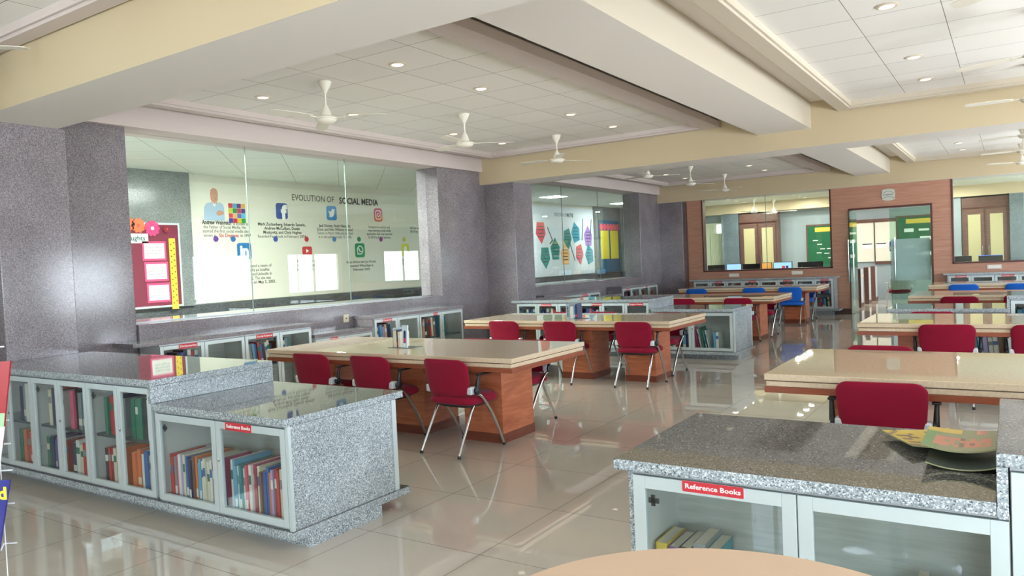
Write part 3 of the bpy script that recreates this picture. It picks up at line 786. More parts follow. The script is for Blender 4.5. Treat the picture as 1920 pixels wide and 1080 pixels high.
for i in range(6):
    rnd = random.Random(50+i); x = -7.01+.4*i
    if i in (4, 5): cs = ['red', 'crimson', 'navy', 'red', 'white', 'red', 'brown'][:7]; hh = .2
    else: cs = [rnd.choice(['red', 'white', 'brown', 'navy', 'black', 'cream', 'grey', 'blue', 'pink']) for _ in range(7)]; hh = .29
    if i == 1: cs = ['blue', 'navy', 'cream', 'brown', 'white', 'red', 'red']
    row(Mm, x, x+.31, .4795, cs, hh, .24, 'upper shelf, %s tall door from left, middle island' % ORD[i], grp='books on the upper shelf of the middle island')
row(Mm, -4.53, -4.05, .139, ['white', 'black', 'grey', 'navy', 'white', 'red', 'black', 'sky blue', 'navy'], .27, .24, 'left low door of middle left island')
row(Mm, -3.95, -3.72, .139, ['pink', 'magenta', 'white', 'green', 'teal', 'white'], .33, .27, 'right low door of middle left island', lean=-.2, th=.012)
row(Mm, -3.68, -3.6, .139, ['sky blue', 'white'], .28, .22, 'beside the leaning books, middle left island')

# right islands ---------------------------------------------------------------
def island_right(o, nm, near):
    M = T(0, o, 0)
    base_and_plinth(M, -1.35, 3.0, 2.72, 3.68, -1.348, 2.9, 2.84, 3.42, 'long granite platform on plinth under the %s right island' % nm)
    top_slab(M, -1.345, -.052, 2.712, 3.675, .707, .75, 'lower polished granite countertop of the %s right island' % nm)
    top_slab(M, -.05, 3.0, 2.712, 3.675, .862, .904, 'higher polished granite countertop of the %s right island' % nm, step=(-.05, .70))
    e = tag(MB().box(0, .022, 0, .81, 0, .585).build('granite_end_panel', G_ISL, loc=(-1.302, 2.755+o, .1205)), 'upright speckled granite end panel of the %s right island' % nm, 'end panel')
    MB().box(-.004, .022, .812, .85, 0, .585).build('rear_frame_post', ALU, e)
    cabinet(T(-1.276, 2.755+o, 0), 1.258, .1215, .7065, .8, 2, 'low two door glass cabinet in the %s right island' % nm, plates=((0, 'Reference Books', .52, .235, .042),) if near else ((0, 'Reference', .9, .22, .04),), back=.42, lock_door=1, fw=.05)
    cabinet(T(-.016, 2.755+o, 0), .836, .1215, .8615, .8, 2, 'tall two door glass cabinet in the %s right island' % nm, shelf=(.47,), plates=() if near else ((0, 'Fiction', .6, .1, .04),), back=.42, lock_door=1)
island_right(0, 'near', True)
island_right(PY-.09, 'middle', False)
Mr = T(0, 2.755, 0)
row(Mr, -1.24, -.98, .139, ['yellow', 'purple', 'black', 'grey', 'teal'], .27, .22, 'left low door of near right island', front=.1)
row(Mr, -.3, -.06, .139, ['cream', 'brown', 'grey', 'white', 'grey', 'brown', 'cream', 'grey'], .22, .2, 'right low door of near right island', front=.12)
Mr2 = T(0, 2.755+PY-.09, 0)
row(Mr2, -.55, -.08, .139, ['cream', 'navy', 'white', 'teal', 'sky blue', 'lilac', 'white', 'white', 'brown'], .3, .24, 'right low door of middle right island', lean=-.1)
row(Mr2, .05, .36, .4795, ['teal', 'blue', 'white', 'lilac', 'sky blue', 'navy'], .27, .24, 'upper shelf of middle right tall cabinet')

# cases along the glazed wall ---------------------------------------------------
def wall_cases(o, nm, near):
    M = T(-7.38, o, 0) @ RZ(pi/2)
    def MM(y): return T(-7.40, y+o, 0) @ RZ(pi/2)
    def slab(y0, y1, z0, z1, lab):
        m = MB().box(-.375, 0, 0, y1-y0, z0, z1, 1, fm={1: 0})
        return tag(m.build('granite_countertop', [G_TOP, G_WALL], loc=(-7.385, y0+o, 0), bevel=.0025), lab, 'countertop')
    slab(4.21, 6.575, .862, .904, 'higher granite countertop, left end of the cases under %s glazing' % nm)
    slab(6.58, 7.62, .707, .75, 'lower granite countertop between taller cases under %s glazing' % nm)
    slab(7.625, 9.715, .862, .904, 'higher granite countertop, right end of the cases under %s glazing' % nm)
    for y0, y1 in ((6.53, 6.572), (7.628, 7.655)):
        tag(MB().box(-.36, 0, 0, y1-y0, 0, .105).build('granite_cheek', G_WALL, loc=(-7.39, y0+o, .755)), 'small upright granite cheek %s the lower case under %s glazing' % ('left of' if y0 < 7 else 'right of', nm), 'granite cheek')
    t = thing('stone_platform', 'granite platform slab under the wall cases below %s glazing' % nm, 'cabinet base', (-7.37, 4.3+o, 0))
    MB().box(-.385, 0, 0, 5.4, .075, .12).build('base_slab', G_WALL, t)
    MB().box(-.385, -.1, .05, 5.35, 0, .0745).build('plinth', G_WALL, t)
    L1 = ['left tall', 'second tall', 'low', 'third tall', 'right tall']
    P = [((0, 'Dictionaries', .62, .22, .05),), ((0, 'Social Science', .55, .24, .05),), ((0, 'Atlas', .62, .13, .04),), ((0, 'Geography', .55, .19, .045),), ((0, 'Art', .7, .1, .045),)]
    spec = [(4.49, 5.53, .861), (5.535, 6.525, .861), (6.585, 7.61, .706), (7.66, 8.61, .861), (8.615, 9.68, .861)]
    for i, (a, b, z1) in enumerate(spec):
        cabinet(MM(a), b-a, .1215, z1, .35, 2, '%s two door glass case under %s glazing' % (L1[i], nm), shelf=(.47,) if z1 > .8 else (), plates=P[i], lock_door=1, hinge=(i == 4), fw=.04)
    return MM
Mw = wall_cases(0, 'near', True)
def wrow(y0, y1, z, cols, h, where, lean=0, th=None, o=0):
    row(T(-7.40, o, 0) @ RZ(pi/2), y0, y1, z, cols, h, .2, where, lean=lean, th=th, front=.04)
wrow(4.72, 4.97, .4795, ['navy', 'blue', 'navy', 'white', 'red', 'white'], .3, 'dictionaries case under near glazing')
wrow(5.07, 5.14, .4795, ['pink', 'white'], .2, 'second door of the near wall cases')
wrow(5.59, 5.98, .4795, ['sky blue', 'white', 'grey', 'sky blue', 'blue', 'red', 'blue', 'black', 'white', 'cream', 'navy'], .28, 'social science case under near glazing', lean=-.1)
wrow(6.07, 6.23, .4795, ['brown', 'cream', 'grey', 'teal'], .29, 'fourth door of the near wall cases')
wrow(7.72, 8.07, .4795, ['grey', 'white', 'blue', 'sky blue', 'lilac', 'peach', 'navy', 'navy'], .3, 'geography case under near glazing', lean=-.08)
wrow(8.66, 9.07, .4795, ['grey', 'white', 'peach', 'navy', 'brown', 'red', 'cream', 'brown'], .3, 'seventh door of the near wall cases', lean=-.04)
wrow(9.18, 9.33, .4795, ['sky blue', 'teal', 'teal'], .3, 'eighth door of the near wall cases')
wall_cases(PY, 'middle', False)
for i, y in enumerate((7.72, 8.18, 8.66, 9.2)):
    rnd = random.Random(80+i)
    wrow(y, y+.36, .4795, [rnd.choice(['red', 'white', 'navy', 'cream', 'crimson', 'blue', 'brown']) for _ in range(5)], .28, '%s right hand door of the middle wall cases' % ORD[i], o=PY)

# cases under the far windows ------------------------------------------------------
def far_cases():
    yf = 18.66
    for x0, x1, nm, n in ((-6.8, -3.42, 'left', 4), (-1.15, 2.25, 'right', 4)):
        top_slab(I4, x0-.08, x1+.06, yf-.04, 19.085, .872, .912, 'granite countertop over the cases under the %s far window' % nm)
        t = thing('stone_platform', 'granite platform slab under the cases below the %s far window' % nm, 'cabinet base', (x0, yf, 0))
        MB().box(-.08, x1-x0+.1, -.04, .4, .11, .15).build('base_slab', G_ISL, t)
        MB().box(.1, x1-x0-.08, .06, .4, 0, .1095).build('plinth', G_ISL, t)
        e = tag(MB().box(0, .02, 0, .4, 0, .72).build('granite_end_panel', G_ISL, loc=(x1-.02 if nm == 'left' else x0, yf+.01, .1505)), 'granite end panel of the cases under the %s far window' % nm, 'end panel')
        W = (x1-x0-.04)/n
        for i in range(n):
            if nm == 'right' and i > 1: continue
            P = ((1, 'Fiction', .55, .2, .045),) if nm == 'left' else ((0, 'Children', .55, .22, .045),)
            cabinet(T(x0+.02+i*W, yf+.03, 0), W-.004, .1515, .8715, .36, 2, '%s pair of glass doors in the cases under the %s far window' % (ORD[i], nm), shelf=(.5,), plates=P, hinge=False, fw=.045)
            for j in range(2):
                if nm == 'right' and i*2+j > 3: continue
                rnd = random.Random(i*7+j+(90 if nm == 'right' else 0)); u = x0+.02+i*W+j*W/2
                row(T(0, yf+.03, 0), u+.06, u+W/2-.06, .5095, [rnd.choice(['red', 'brown', 'cream', 'navy', 'crimson', 'white', 'grey', 'blue', 'lilac']) for _ in range(5)], .2 if nm == 'right' else .28, .2,
                    'upper shelf, %s door from left, under %s far window' % (ORD[i*2+j], nm), grp='books in the cases under the %s far window' % nm)
    row(T(0, yf+.03, 0), -3.78, -3.5, .1685, ['red', 'red', 'blue', 'sky blue', 'black', 'cream', 'brown'], .27, .2, 'lower shelf, last door under left far window', lean=-.06)
far_cases()

# wall socket on the sill wall
t = tag(MB().box(-.012, 0, -.05, .05, -.055, .055).build('wall_socket', mat('ivory_socket', (226, 214, 186), .4), loc=(-7.7465, 7.49, .885), bevel=.003), 'small ivory socket on granite sill wall above the low case', 'wall socket')
MB().box(0, .002, -.008, .008, -.008, .008).build('socket_holes', mat('dark_socket_holes', (60, 54, 46)), t)

# ------------------------------------------------------------------ reading tables
def table(x0, x1, y0, y1, label, peds):
    t = thing('reading_table', label, 'table', (x0, y0, 0), group=None)
    W, D = x1-x0, y1-y0
    MB().box(0, W, 0, D, .745, .785).build('table_top', STONE, t, bevel=.004)
    MB().box(.03, W-.03, .03, D-.03, .739, .7445).build('shadow_gap', mat('dark_gap_board', (92, 70, 52), .6), t)
    MB().box(.01, W-.01, .01, D-.01, .7065, .7385).build('lower_top_layer', STONE, t, bevel=.003)
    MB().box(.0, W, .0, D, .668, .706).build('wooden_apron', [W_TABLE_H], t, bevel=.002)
    for a, b, c, d in peds:
        p = MB().box(a-x0, b-x0, c-y0, d-y0, .08, .6675, 0).build('pedestal', W_TABLE, t, bevel=.002)
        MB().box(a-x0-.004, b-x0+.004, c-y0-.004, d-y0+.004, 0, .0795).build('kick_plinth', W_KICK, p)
    return t
def peds(x1, y0, n=3, left=None):
    out = []
    for s_ in ((x1-.33-.41, x1-.33), (x1-1.65, x1-1.2), (x1-2.75, x1-2.35)):
        out.append((s_[0], s_[1], y0+.32, y0+.82))
    return out
tabs = [('left', -6.33, -3.345, 5.0, 6.24, 'near'), ('left', -6.36, -3.345, 8.36, 9.62, 'second'), ('left', -6.33, -3.345, 13.03, 14.3, 'third'), ('left', -6.33, -3.345, 16.42, 17.7, 'farthest'),
        ('right', -1.31, 1.69, 4.8, 6.12, 'near'), ('right', -1.31, 1.69, 8.25, 9.5, 'second'), ('right', -1.31, 1.69, 12.8, 14.1, 'third'), ('right', -1.31, 1.69, 16.2, 17.45, 'farthest')]
for side, x0, x1, y0, y1, nm in tabs:
    if side == 'left': P = peds(x1, y0)
    else: P = [(x0+.33, x0+.74, y0+.32, y0+.82), (x0+1.3, x0+1.7, y0+.32, y0+.82), (x0+2.3, x0+2.7, y0+.32, y0+.82)]
    table(x0, x1, y0, y1, '%s reading table in the %s row, cream stone top on wooden pedestals' % (nm, side), P)

# ------------------------------------------------------------------ chairs
def make_chair(fab, label):
    t = thing('reading_chair', label, 'chair')
    def seat_def(x, y, d):
        return (x, y+.045, .452+d - .25*max(0, (y-.14))**2*2 - .10*(abs(x)/.24)**4*.1)
    MB().pillow(rrect(.48, .45, .11, 6), [(.0, .03), (.55, .031), (.8, .028), (.92, .018), (.98, .002), (1, -.018), (.98, -.034), (.9, -.044), (.6, -.046), (.3, -.046)], seat_def).build('seat', fab, t, smooth=60)
    def pan_def(x, y, d): return (x, y+.045, .404+d)
    MB().pillow(rrect(.42, .36, .1, 5), [(.0, .004), (1, .002), (1, -.008), (.8, -.03), (.4, -.038)], pan_def).build('seat_shell', PAN, t, smooth=50)
    def back_def(x, z, d):
        zz = z/.155
        return (x*(1+.05*zz), -.165 - .035*(zz+1)*.5 - .02*max(0, zz)**2 + .5*x*x - d + .012*(1-zz*zz), .632+z)
    out = rrect(.465, .31, .075, 6)
    MB().pillow(out, [(.0, -.014), (.4, -.014), (.75, -.014), (.93, -.012), (.99, -.006), (1, 0), (.99, .006), (.94, .012), (.75, .014), (.4, .014)], back_def).build('backrest', fab, t, smooth=60)
    for s_ in (-1, 1):
        x = s_
        l = MB().tube([(x*.185, .0, .405), (x*.19, -.05, .395), (x*.195, -.085, .36), (x*.208, -.28, .02)], .0115, 10).build('leg', CHROME, t, smooth=50)
        MB().tube([(x*.207, -.277, .025), (x*.2085, -.283, .0005)], .014, 10).build('foot_cap', BLACK, l, smooth=50)
        pts = []
        for k in range(13):
            u = k/12
            pts.append((x*(.258-.028*u), -.09+.365*u**.8*(1-.1*(1-u)) , .50-.48*u**1.35))
        pts[-1] = (x*.23, .275, .02)
        l = MB().tube(pts, [.012+.002*sin(pi*k/12) for k in range(13)], 10).build('leg', CHROME, t, smooth=50)
        MB().tube([(x*.23, .274, .025), (x*.2295, .277, .0005)], .0145, 10).build('foot_cap', BLACK, l, smooth=50)
        b = MB().box(min(x*.2, x*.252), max(x*.2, x*.252), -.15, -.075, .495, .56).build('back_bracket', SILVER, t, bevel=.012)
        a = MB()
        a.lathe([(.026, -.012), (.034, -.008), (.034, .008), (.026, .014)], 20, M=T(x*.268, -.09, .525) @ RY(pi/2))
        a.tube([(x*.27, -.09, .53), (x*.272, -.085, .6), (x*.275, -.065, .652)], [.018, .015, .012], 10)
        a.build('arm_post', BLACK, t, smooth=50)
        MB().box(min(x*.25, x*.296), max(x*.25, x*.296), -.085, .11, .65, .664).build('arm_pad', BLACK, t, bevel=.006)
    MB().tube([(-.19, -.02, .402), (.19, -.02, .402)], .011, 8).build('cross_bar', CHROME, t, smooth=50)
    MB().tube([(-.2, .12, .4), (.2, .12, .4)], .01, 8).build('cross_bar', CHROME, t, smooth=50)
    return t
ch = {'red': make_chair(RED, ''), 'blue': make_chair(BLUE, '')}
first = {'red': True, 'blue': True}
def chair(kind, x, y, deg, label, group):
    if first[kind]: c = ch[kind]; first[kind] = False; c.location = (x, y, 0); c.rotation_euler = (0, 0, radians(deg)); tag(c, label, None, group)
    else: c = dup_thing(ch[kind], (x, y, 0), radians(deg), label, group)
    return c
G = 'crimson chairs at the reading tables'; GB_ = 'blue chairs at the farthest tables'
rows = [
 (-3.9, 5.03, -4, 'crimson chair at near left table, nearest the aisle, fully visible'), (-4.77, 5.03, -1, 'middle crimson chair on near side of the near left table'), (-5.53, 5.03, 0, 'leftmost crimson chair on near side of the near left table'),
 (-3.98, 6.1, 180, 'crimson chair tucked under far side of near left table, aisle end'), (-4.6, 6.1, 178, 'crimson chair on far side of near left table, only its top showing'),
 (-3.79, 8.46, 1, 'crimson chair at second left table, nearest the aisle'), (-4.8, 8.46, 0, 'middle crimson chair on near side of second left table'), (-5.65, 8.46, 0, 'leftmost crimson chair on near side of second left table'),
 (-3.89, 9.47, 180, 'crimson chair under far side of second left table, aisle end'), (-4.93, 9.62, 180, 'middle crimson chair on far side of second left table'), (-5.56, 9.62, 180, 'left crimson chair on far side of second left table'),
 (-3.88, 12.95, 0, 'crimson chair at third left table, nearest the aisle'), (-4.87, 12.95, 0, 'crimson chair left of another at third left table, back showing'),
 (-3.86, 14.16, 180, 'crimson chair under far side of third left table'),
 (-.64, 4.86, 3, 'large crimson chair behind the near right granite counter'), (-.86, 6.2, 180, 'crimson chair on far side of near right table, only its top showing'),
 (-.53, 8.4, 2, 'crimson chair at second right table, left one'), (.22, 8.4, 0, 'crimson chair at second right table, cut by the right picture edge'), (-.76, 9.55, 180, 'crimson chair on far side of second right table, thin top showing'),
 (-.63, 12.72, 0, 'crimson chair at third right table'), (.14, 12.95, 0, 'crimson chair at third right table, hidden beside the tall case')]
for x, y, a, l in rows: chair('red', x, y, a, l, G)
for x, y, a, l in [(-3.87, 16.53, 0, 'blue chair at farthest left table, nearest the aisle, fully visible'), (-4.63, 16.57, 0, 'blue chair at farthest left table, middle one'), (-5.9, 16.57, 0, 'blue chair at farthest left table, leftmost one'),
                   (-3.88, 17.6, 180, 'blue chair under far side of farthest left table'), (-.74, 16.35, 0, 'left blue chair at farthest right table'), (.14, 16.35, 0, 'right blue chair at farthest right table')]:
    chair('blue', x, y, a, l, GB_)
c = dup_thing(ch['red'], (-2.3, 20.7, 0), radians(20), 'white mesh backed chair with red seat behind the frosted glass door')
for o_ in c.children:
    nm = o_.name.split('.')[0]
    if nm in ('backrest',):
        o_.data = o_.data.copy(); o_.data.materials[0] = MESHW
    if nm in ('leg', 'arm_post', 'arm_pad', 'back_bracket'):
        o_.data = o_.data.copy(); o_.data.materials[0] = mat('white_chair_frame', (226, 228, 222), .4)

# ------------------------------------------------------------------ book stands on tables
def stand(x, y, z, books, label):
    t = thing('book_stand', label, 'book stand', (x, y, z))
    MB().box(-.15, .15, -.07, .09, 0, .003).build('base_plate', mat('grey_steel', (92, 98, 100), .3, metal=.7), t)
    MB().box(-.1, -.097, -.05, .08, .0031, .19).build('bookend', mat('pale_steel', (150, 160, 164), .35, metal=.5), t)
    u = -.094
    for c, acc, th, h, lab in books:
        me = book_mesh(th, h, .13, c, acc)
        o = bpy.data.objects.new('book', me); COL.objects.link(o); o.location = (x+u, y-.05, z+.0035)
        tag(o, lab, 'book'); u += th+.002
stand(-4.9, 5.48, .785, [('cream', None, .042, .16, 'thick cream book at left in the near table stand'), ('navy', 'red', .014, .17, 'slim navy book with red foot in near table stand'), ('cream', 'white', .03, .155, 'cream book beside slim navy one in near table stand')],
      'small steel book stand on near left table')
o = MB().box(0, .006, 0, .13, 0, .215, 0).box(-.002, .0, .03, .1, .01, .17, 1)
o = MB()
o.box(0, .075, 0, .012, 0, .215, 0)
o.prism(rrect(.03, .13, .0149, 5), .0, .002, 1, T(.04, 0, .1) @ MY)
o.prism(rrect(.026, .04, .004, 3), .002, .003, 2, T(.04, 0, .07) @ MY)
o.prism(rrect(.024, .03, .002, 3), .0021, .0035, 3, T(.04, 0, .03) @ MY)
o = o.build('book', [mat('pale_blue_leaflet', (206, 226, 234), .4), mat('leaflet_navy', (40, 44, 96), .4), mat('leaflet_red', (220, 50, 80), .4), PAPER], loc=(-4.9+.02, 5.42, .7885), rot=(radians(-4), 0, radians(-6)))
o['label'] = 'pale blue leaflet with navy and red emblem in the near table stand'; o['category'] = 'leaflet'; o.name = 'leaflet'
stand(-4.74, 8.71, .785, [('white', None, .05, .16, 'thick white book in the second table stand'), ('sky blue', 'white', .02, .17, 'light blue book in the second table stand'), ('navy', 'red', .03, .19, 'tall navy and red book in second table stand')],
      'small steel book stand on second left table')
o = MB().box(0, .002, 0, .12, 0, .21)
m = MB().box(0, .05, 0, .004, 0, .2)
m.text('READ', .03, T(.025, -.0005, .1) @ MY @ RZ(pi/2), 1, width=.14)
t = m.build('leaflet', [mat('grey_blue_card', (150, 168, 178), .4), INK], loc=(-4.86, 8.6, .7885)); tag(t, 'narrow grey blue card with dark lettering against second table stand', 'leaflet')
bpy.data.objects.remove(t)
m = MB().box(0, .05, 0, .004, 0, .2)
for i in range(7): m.box(.014, .036, -.001, 0, .03+i*.02, .042+i*.02, 1)
t = m.build('leaflet', [mat('grey_blue_card'), INK], loc=(-4.86, 8.6, .7885)); tag(t, 'narrow grey blue card with dark marks against second table stand', 'leaflet')

# ------------------------------------------------------------------ magazines on the near right counter
def magazine(x, y, z, w_, h_, rz, cols, label, curl=.03, th=.005):
    nx, ny = 14, 10; m = MB()
    def P(u, v, d):
        r = curl*((2*u-1)**2)*(.4+.6*(1-v)) + curl*.5*max(0, .35-v)
        return (u*w_, v*h_, r+d)
    vs = [P(i/nx, j/ny, th) for j in range(ny+1) for i in range(nx+1)] + [P(i/nx, j/ny, 0) for j in range(ny+1) for i in range(nx+1)]
    fs, mi = [], []
    K = (nx+1)*(ny+1); rnd = random.Random(label)
    for j in range(ny):
        for i in range(nx):
            a = j*(nx+1)+i
            fs.append((a, a+1, a+nx+2, a+nx+1)); mi.append(cols(i, j, rnd))
            fs.append((K+a, K+a+nx+1, K+a+nx+2, K+a+1)); mi.append(0)
    for i in range(nx):
        fs.append((K+i, K+i+1, i+1, i)); b = ny*(nx+1)+i; fs.append((b, b+1, K+b+1, K+b)); mi += [0, 0]
    for j in range(ny):
        a = j*(nx+1); fs.append((a, a+nx+1, K+a+nx+1, K+a)); b = a+nx; fs.append((K+b, K+b+nx+1, b+nx+1, b)); mi += [0, 0]
    m.v = vs; m.f = fs; m.m = mi
    o = m.build('magazine', [mat('magazine_sage', (150, 152, 112), .3), mat('magazine_yellow', (222, 190, 70), .3), mat('magazine_salmon', (214, 130, 104), .3), mat('magazine_green', (110, 150, 82), .3), mat('magazine_brown', (120, 96, 76), .3), mat('magazine_slate', (70, 84, 80), .3)],
                loc=(x, y, z), rot=(0, 0, rz), smooth=40)
    tag(o, label, 'magazine', 'magazines on the near right counter')
    return o
def c1(i, j, r):
    if j >= 8: return 1 if i < 7 else (2 if i in (10, 11) else 0)
    if 2 <= j <= 6 and 2 <= i <= 12: return r.choice([2, 2, 2, 0, 4]) if j < 6 else 0
    return 3 if i < 3 else 0
magazine(-.27, 3.03, .751, .215, .4, radians(1), lambda i, j, r: 5, 'lowest slate grey magazine with lifted edges beside the upright cheek', .018)
magazine(-.33, 3.22, .768, .27, .3, radians(28), lambda i, j, r: r.choice([1, 1, 4]), 'yellow magazine sticking out left under the top magazine', .012)
magazine(-.29, 3.1, .797, .232, .38, radians(0), c1, 'top magazine with salmon and green cover on near right counter', .02)

# ------------------------------------------------------------------ round table in the foreground
t = thing('round_table', 'round beige topped table at the bottom edge in front of the right cabinet', 'table', (-.49, 1.44, 0))
MB().lathe([(.001, .72), (.57, .72), (.582, .728), (.582, .742), (.574, .75), (.001, .75)], 96).build('table_top', mat('beige_laminate', (206, 178, 152), .4), t, smooth=40)
MB().tube([(0, 0, .04), (0, 0, .72)], .035, 20).build('pedestal', CHROME, t, smooth=40)
MB().lathe([(.26, 0), (.27, .01), (.25, .02), (.05, .045), (.04, .06)], 40).build('foot_disc', CHROME, t, smooth=40)

# ------------------------------------------------------------------ wire magazine rack at the left edge
def rack():
    A = radians(33); X0, Y0 = -2.617, .915
    t = thing('magazine_rack', 'white wire magazine rack at the left picture edge', 'magazine rack', (X0, Y0, 0), rotz=A)
    WW = mat('white_coated_wire', (232, 234, 236), .3)
    m = MB()
    m.tube([(-.11, .03, 0), (-.11, .03, 1.4)], .005, 8); m.tube([(.13, .03, 0), (.13, .03, 1.2)], .0016, 8)
    m.tube([(-.11, .03, 1.4), (.08, .03, 1.4)], .003, 8)
    for x in (-.11, .105): m.tube([(x, -.16, .01), (x, .2, .01)], .006, 8)
    m.build('frame', WW, t, smooth=50)
    for z in (1.37, 1.3, 1.22, 1.15, 1.08, 1.0, .9, .78, .62, .46, .3):
        m = MB()
        m.tube([(-.12, .03, z), (-.12, -.05, z-.006), (.135, -.05, z-.006), (.15, -.02, z-.002), (.125, .03, z), (.162, .034, z)], .0023, 6)
        m.build('wire_pocket', WW, t, smooth=50)
    M0 = T(X0, Y0, 0) @ RZ(A)
    for z, h, w0, w1, c, nm in ((1.375, .12, .15, .165, (92, 40, 44), 'dark maroon magazine in the top pocket of the wire rack'), (1.085, .245, .165, .205, (150, 26, 36), 'red magazine with mint green lower half in the wire rack'),
                        (.985, .155, .15, .18, (232, 232, 238), 'white magazine in the pocket below the red one, wire rack'), (.72, .27, .145, .205, (34, 38, 120), 'navy magazine with yellow World lettering in the wire rack')):
        y = {92: .02, 150: .0, 232: -.01, 34: -.035}[c[0]]
        q = MB().prism([(-.1, 0), (w0, 0), (w1, h), (-.1, h)], 0, .006, 0, MY)
        mats_ = [mat('rack_mag_%d' % c[0], c, .3), mat('world_yellow', (240, 214, 50), .4), mat('mint_green', (150, 214, 150), .4)]
        if c[2] == 120:
            q.text('World', .05, T(.12, -.0065, h-.04) @ MY, 1, width=.15, bold=.03)
            q.box(-.09, .065, -.0068, -.006, h-.13, h-.09, 1)
        if c[0] == 150: q.prism([(-.1, 0), (w0, 0), (w0+.014, h*.38), (-.1, h*.38)], .0, .0065, 2, MY)
        o = q.build('magazine', mats_); o.matrix_world = M0 @ T(0, y, z)
        tag(o, nm, 'magazine')
rack()

# ------------------------------------------------------------------ wall graphics and boards in the corridor
def bez(*p): return p
def mural():
    y0, z0 = 7.66, 1.1; XM = -11.549
    t = thing('wall_graphic', 'long cream wall graphic about the evolution of social media behind left glazing', 'wall graphic', (XM, y0, z0))
    W, H = 7.2, 2.07
    MB().box(0, .03, 0, W, 0, H).build('graphic_panel', mat('cream_graphic_panel', (228, 226, 212), .6), t)
    def F(y, z, d=0.0): return T(.0305+d, y-y0, z-z0) @ MX
    def txt(body, y, z, size, m_=INK, width=None, bold=.01, align='CENTER', name='lettering'):
        MB().text(body, size, F(y, z), 0, width=width, bold=bold, align=align).build(name, m_, t)
    GI = mat('grey_lettering', (92, 92, 90), .6); RI = mat('red_lettering', (190, 50, 60), .6)
    txt('EVOLUTION OF', 10.42, 3.0, .17, GI, 1.08); txt('SOCIAL MEDIA', 11.68, 2.99, .18, INK, 1.15, bold=.028)
    txt('Andrew Weinreich', 8.2, 2.485, .105, INK, .58, .03); txt('is known as', 8.69, 2.47, .08, GI, .32)
    txt('the Father of Social Media. He', 8.36, 2.405, .08, GI, .86); txt('started the first social media site', 8.38, 2.335, .08, GI, .94)
    txt('known as', 8.05, 2.26, .08, GI, .24); txt('Six Degrees', 8.43, 2.26, .09, RI, .4, .02); txt('in 1997', 8.78, 2.26, .08, INK, .22)
    for i, (l, b) in enumerate((('Mark Zuckerberg, Eduardo Saverin,', .02), ('Andrew McCollum, Dustin', .02), ('Moskovitz, and Chris Hughes', .02), ('founded Facebook in February 2004.', .0))): txt(l, 9.62, 2.475-.075*i, .08, INK, (1.12, .84, .9, 1.15)[i], b)
    for i, (l, b) in enumerate((('Jack Dorsey, Noah Glass, Biz', .02), ('Stone, and Evan Williams created', .01), ('Twitter in March 2006 and launched', 0), ('it to the public on July 15, 2006.', 0))): txt(l, 10.96, 2.47-.075*i, .08, INK if i < 2 else GI, (.86, .98, .98, .9)[i], b)
    for i, l in enumerate(('Instagram is a photo and', 'video-sharing social media', 'application that was launched', 'in 2010 by Kevin Systrom.')): txt(l, 12.26, 2.465-.075*i, .075, GI, (.66, .72, .8, .7)[i])
    for i, l in enumerate(('TikTok was launched in', '2016 by ByteDance.')): txt(l, 13.62, 2.46-.08*i, .075, INK, .7)
    for i, l in enumerate(('Reid Hoffman and a team of', 'members from PayPal and SocialNet', 'employees created LinkedIn in', 'December 2002. The site was', 'officially launched on May 5, 2003.')): txt(l, 8.86, 1.71-.075*i, .08, GI if i < 4 else INK, (.9, .8, .9, .84, 1.06)[i])
    for i, l in enumerate(('Chad Hurley, Steve Chen, and', 'Jawed Karim launched YouTube', 'on February 14, 2005.')): txt(l, 10.2, 1.77-.08*i, .075, GI, (.9, .92, .6)[i])
    for i, l in enumerate(('Brian Acton and Jan Koum', 'invented WhatsApp in', 'February 2009.')): txt(l, 11.66, 1.72-.08*i, .075, INK, (.86, .7, .5)[i], .01)
    for i, l in enumerate(('Evan Spiegel and Bobby Murphy', 'created Snapchat in 2011.')): txt(l, 13.1, 1.73-.08*i, .075, GI, .8)
    for y, c in ((8.16, (104, 60, 150)), (8.51, (40, 110, 170)), (9.44, (54, 84, 160)), (10.19, (196, 50, 60)), (10.92, (70, 130, 190)), (11.62, (24, 130, 84)), (12.29, (150, 50, 130)), (13.05, (206, 200, 60))):
        MB().prism(disc(.052), 0, .004, M=F(y, 2.2)).build('timeline_dot', mat('dot_%d_%d' % c[:2], c), t)
    SW = SIGNW
    def badge(y, z, w_, h_, c, r=.05):
        return MB().prism(rrect(w_, h_, r, 5), 0, .006, 0, F(y, z)).build('badge', mat('badge_%d_%d_%d' % c, c), t)
    def on(b, y, z, mb_):
        mb_.build('badge_symbol', SW, b)
    def Fb(y, z): return F(y, z, .0062)
    b = badge(9.62, 2.73, .27, .3, (50, 84, 156)); MB().text('f', .36, Fb(9.66, 2.69), bold=.06).build('badge_symbol', SW, b)
    b = badge(8.73, 1.98, .3, .3, (28, 116, 178)); MB().text('in', .26, Fb(8.73, 1.98), bold=.05).build('badge_symbol', SW, b)
    b = badge(10.88, 2.73, .27, .29, (62, 142, 206))
    bird = [(-.085, .05), (-.05, .035), (-.01, .035), (.0, .07), (.035, .09), (.065, .07), (.095, .075), (.075, .045), (.07, -.01), (.04, -.06), (-.01, -.085), (-.09, -.065), (-.045, -.05), (-.07, -.03), (-.05, -.02), (-.085, .01), (-.06, .01), (-.09, .04)]
    MB().prism(bird, 0, .002, M=Fb(10.88, 2.73)).build('badge_symbol', SW, b)
    b = badge(12.24, 2.73, .25, .29, (206, 62, 112), .06)
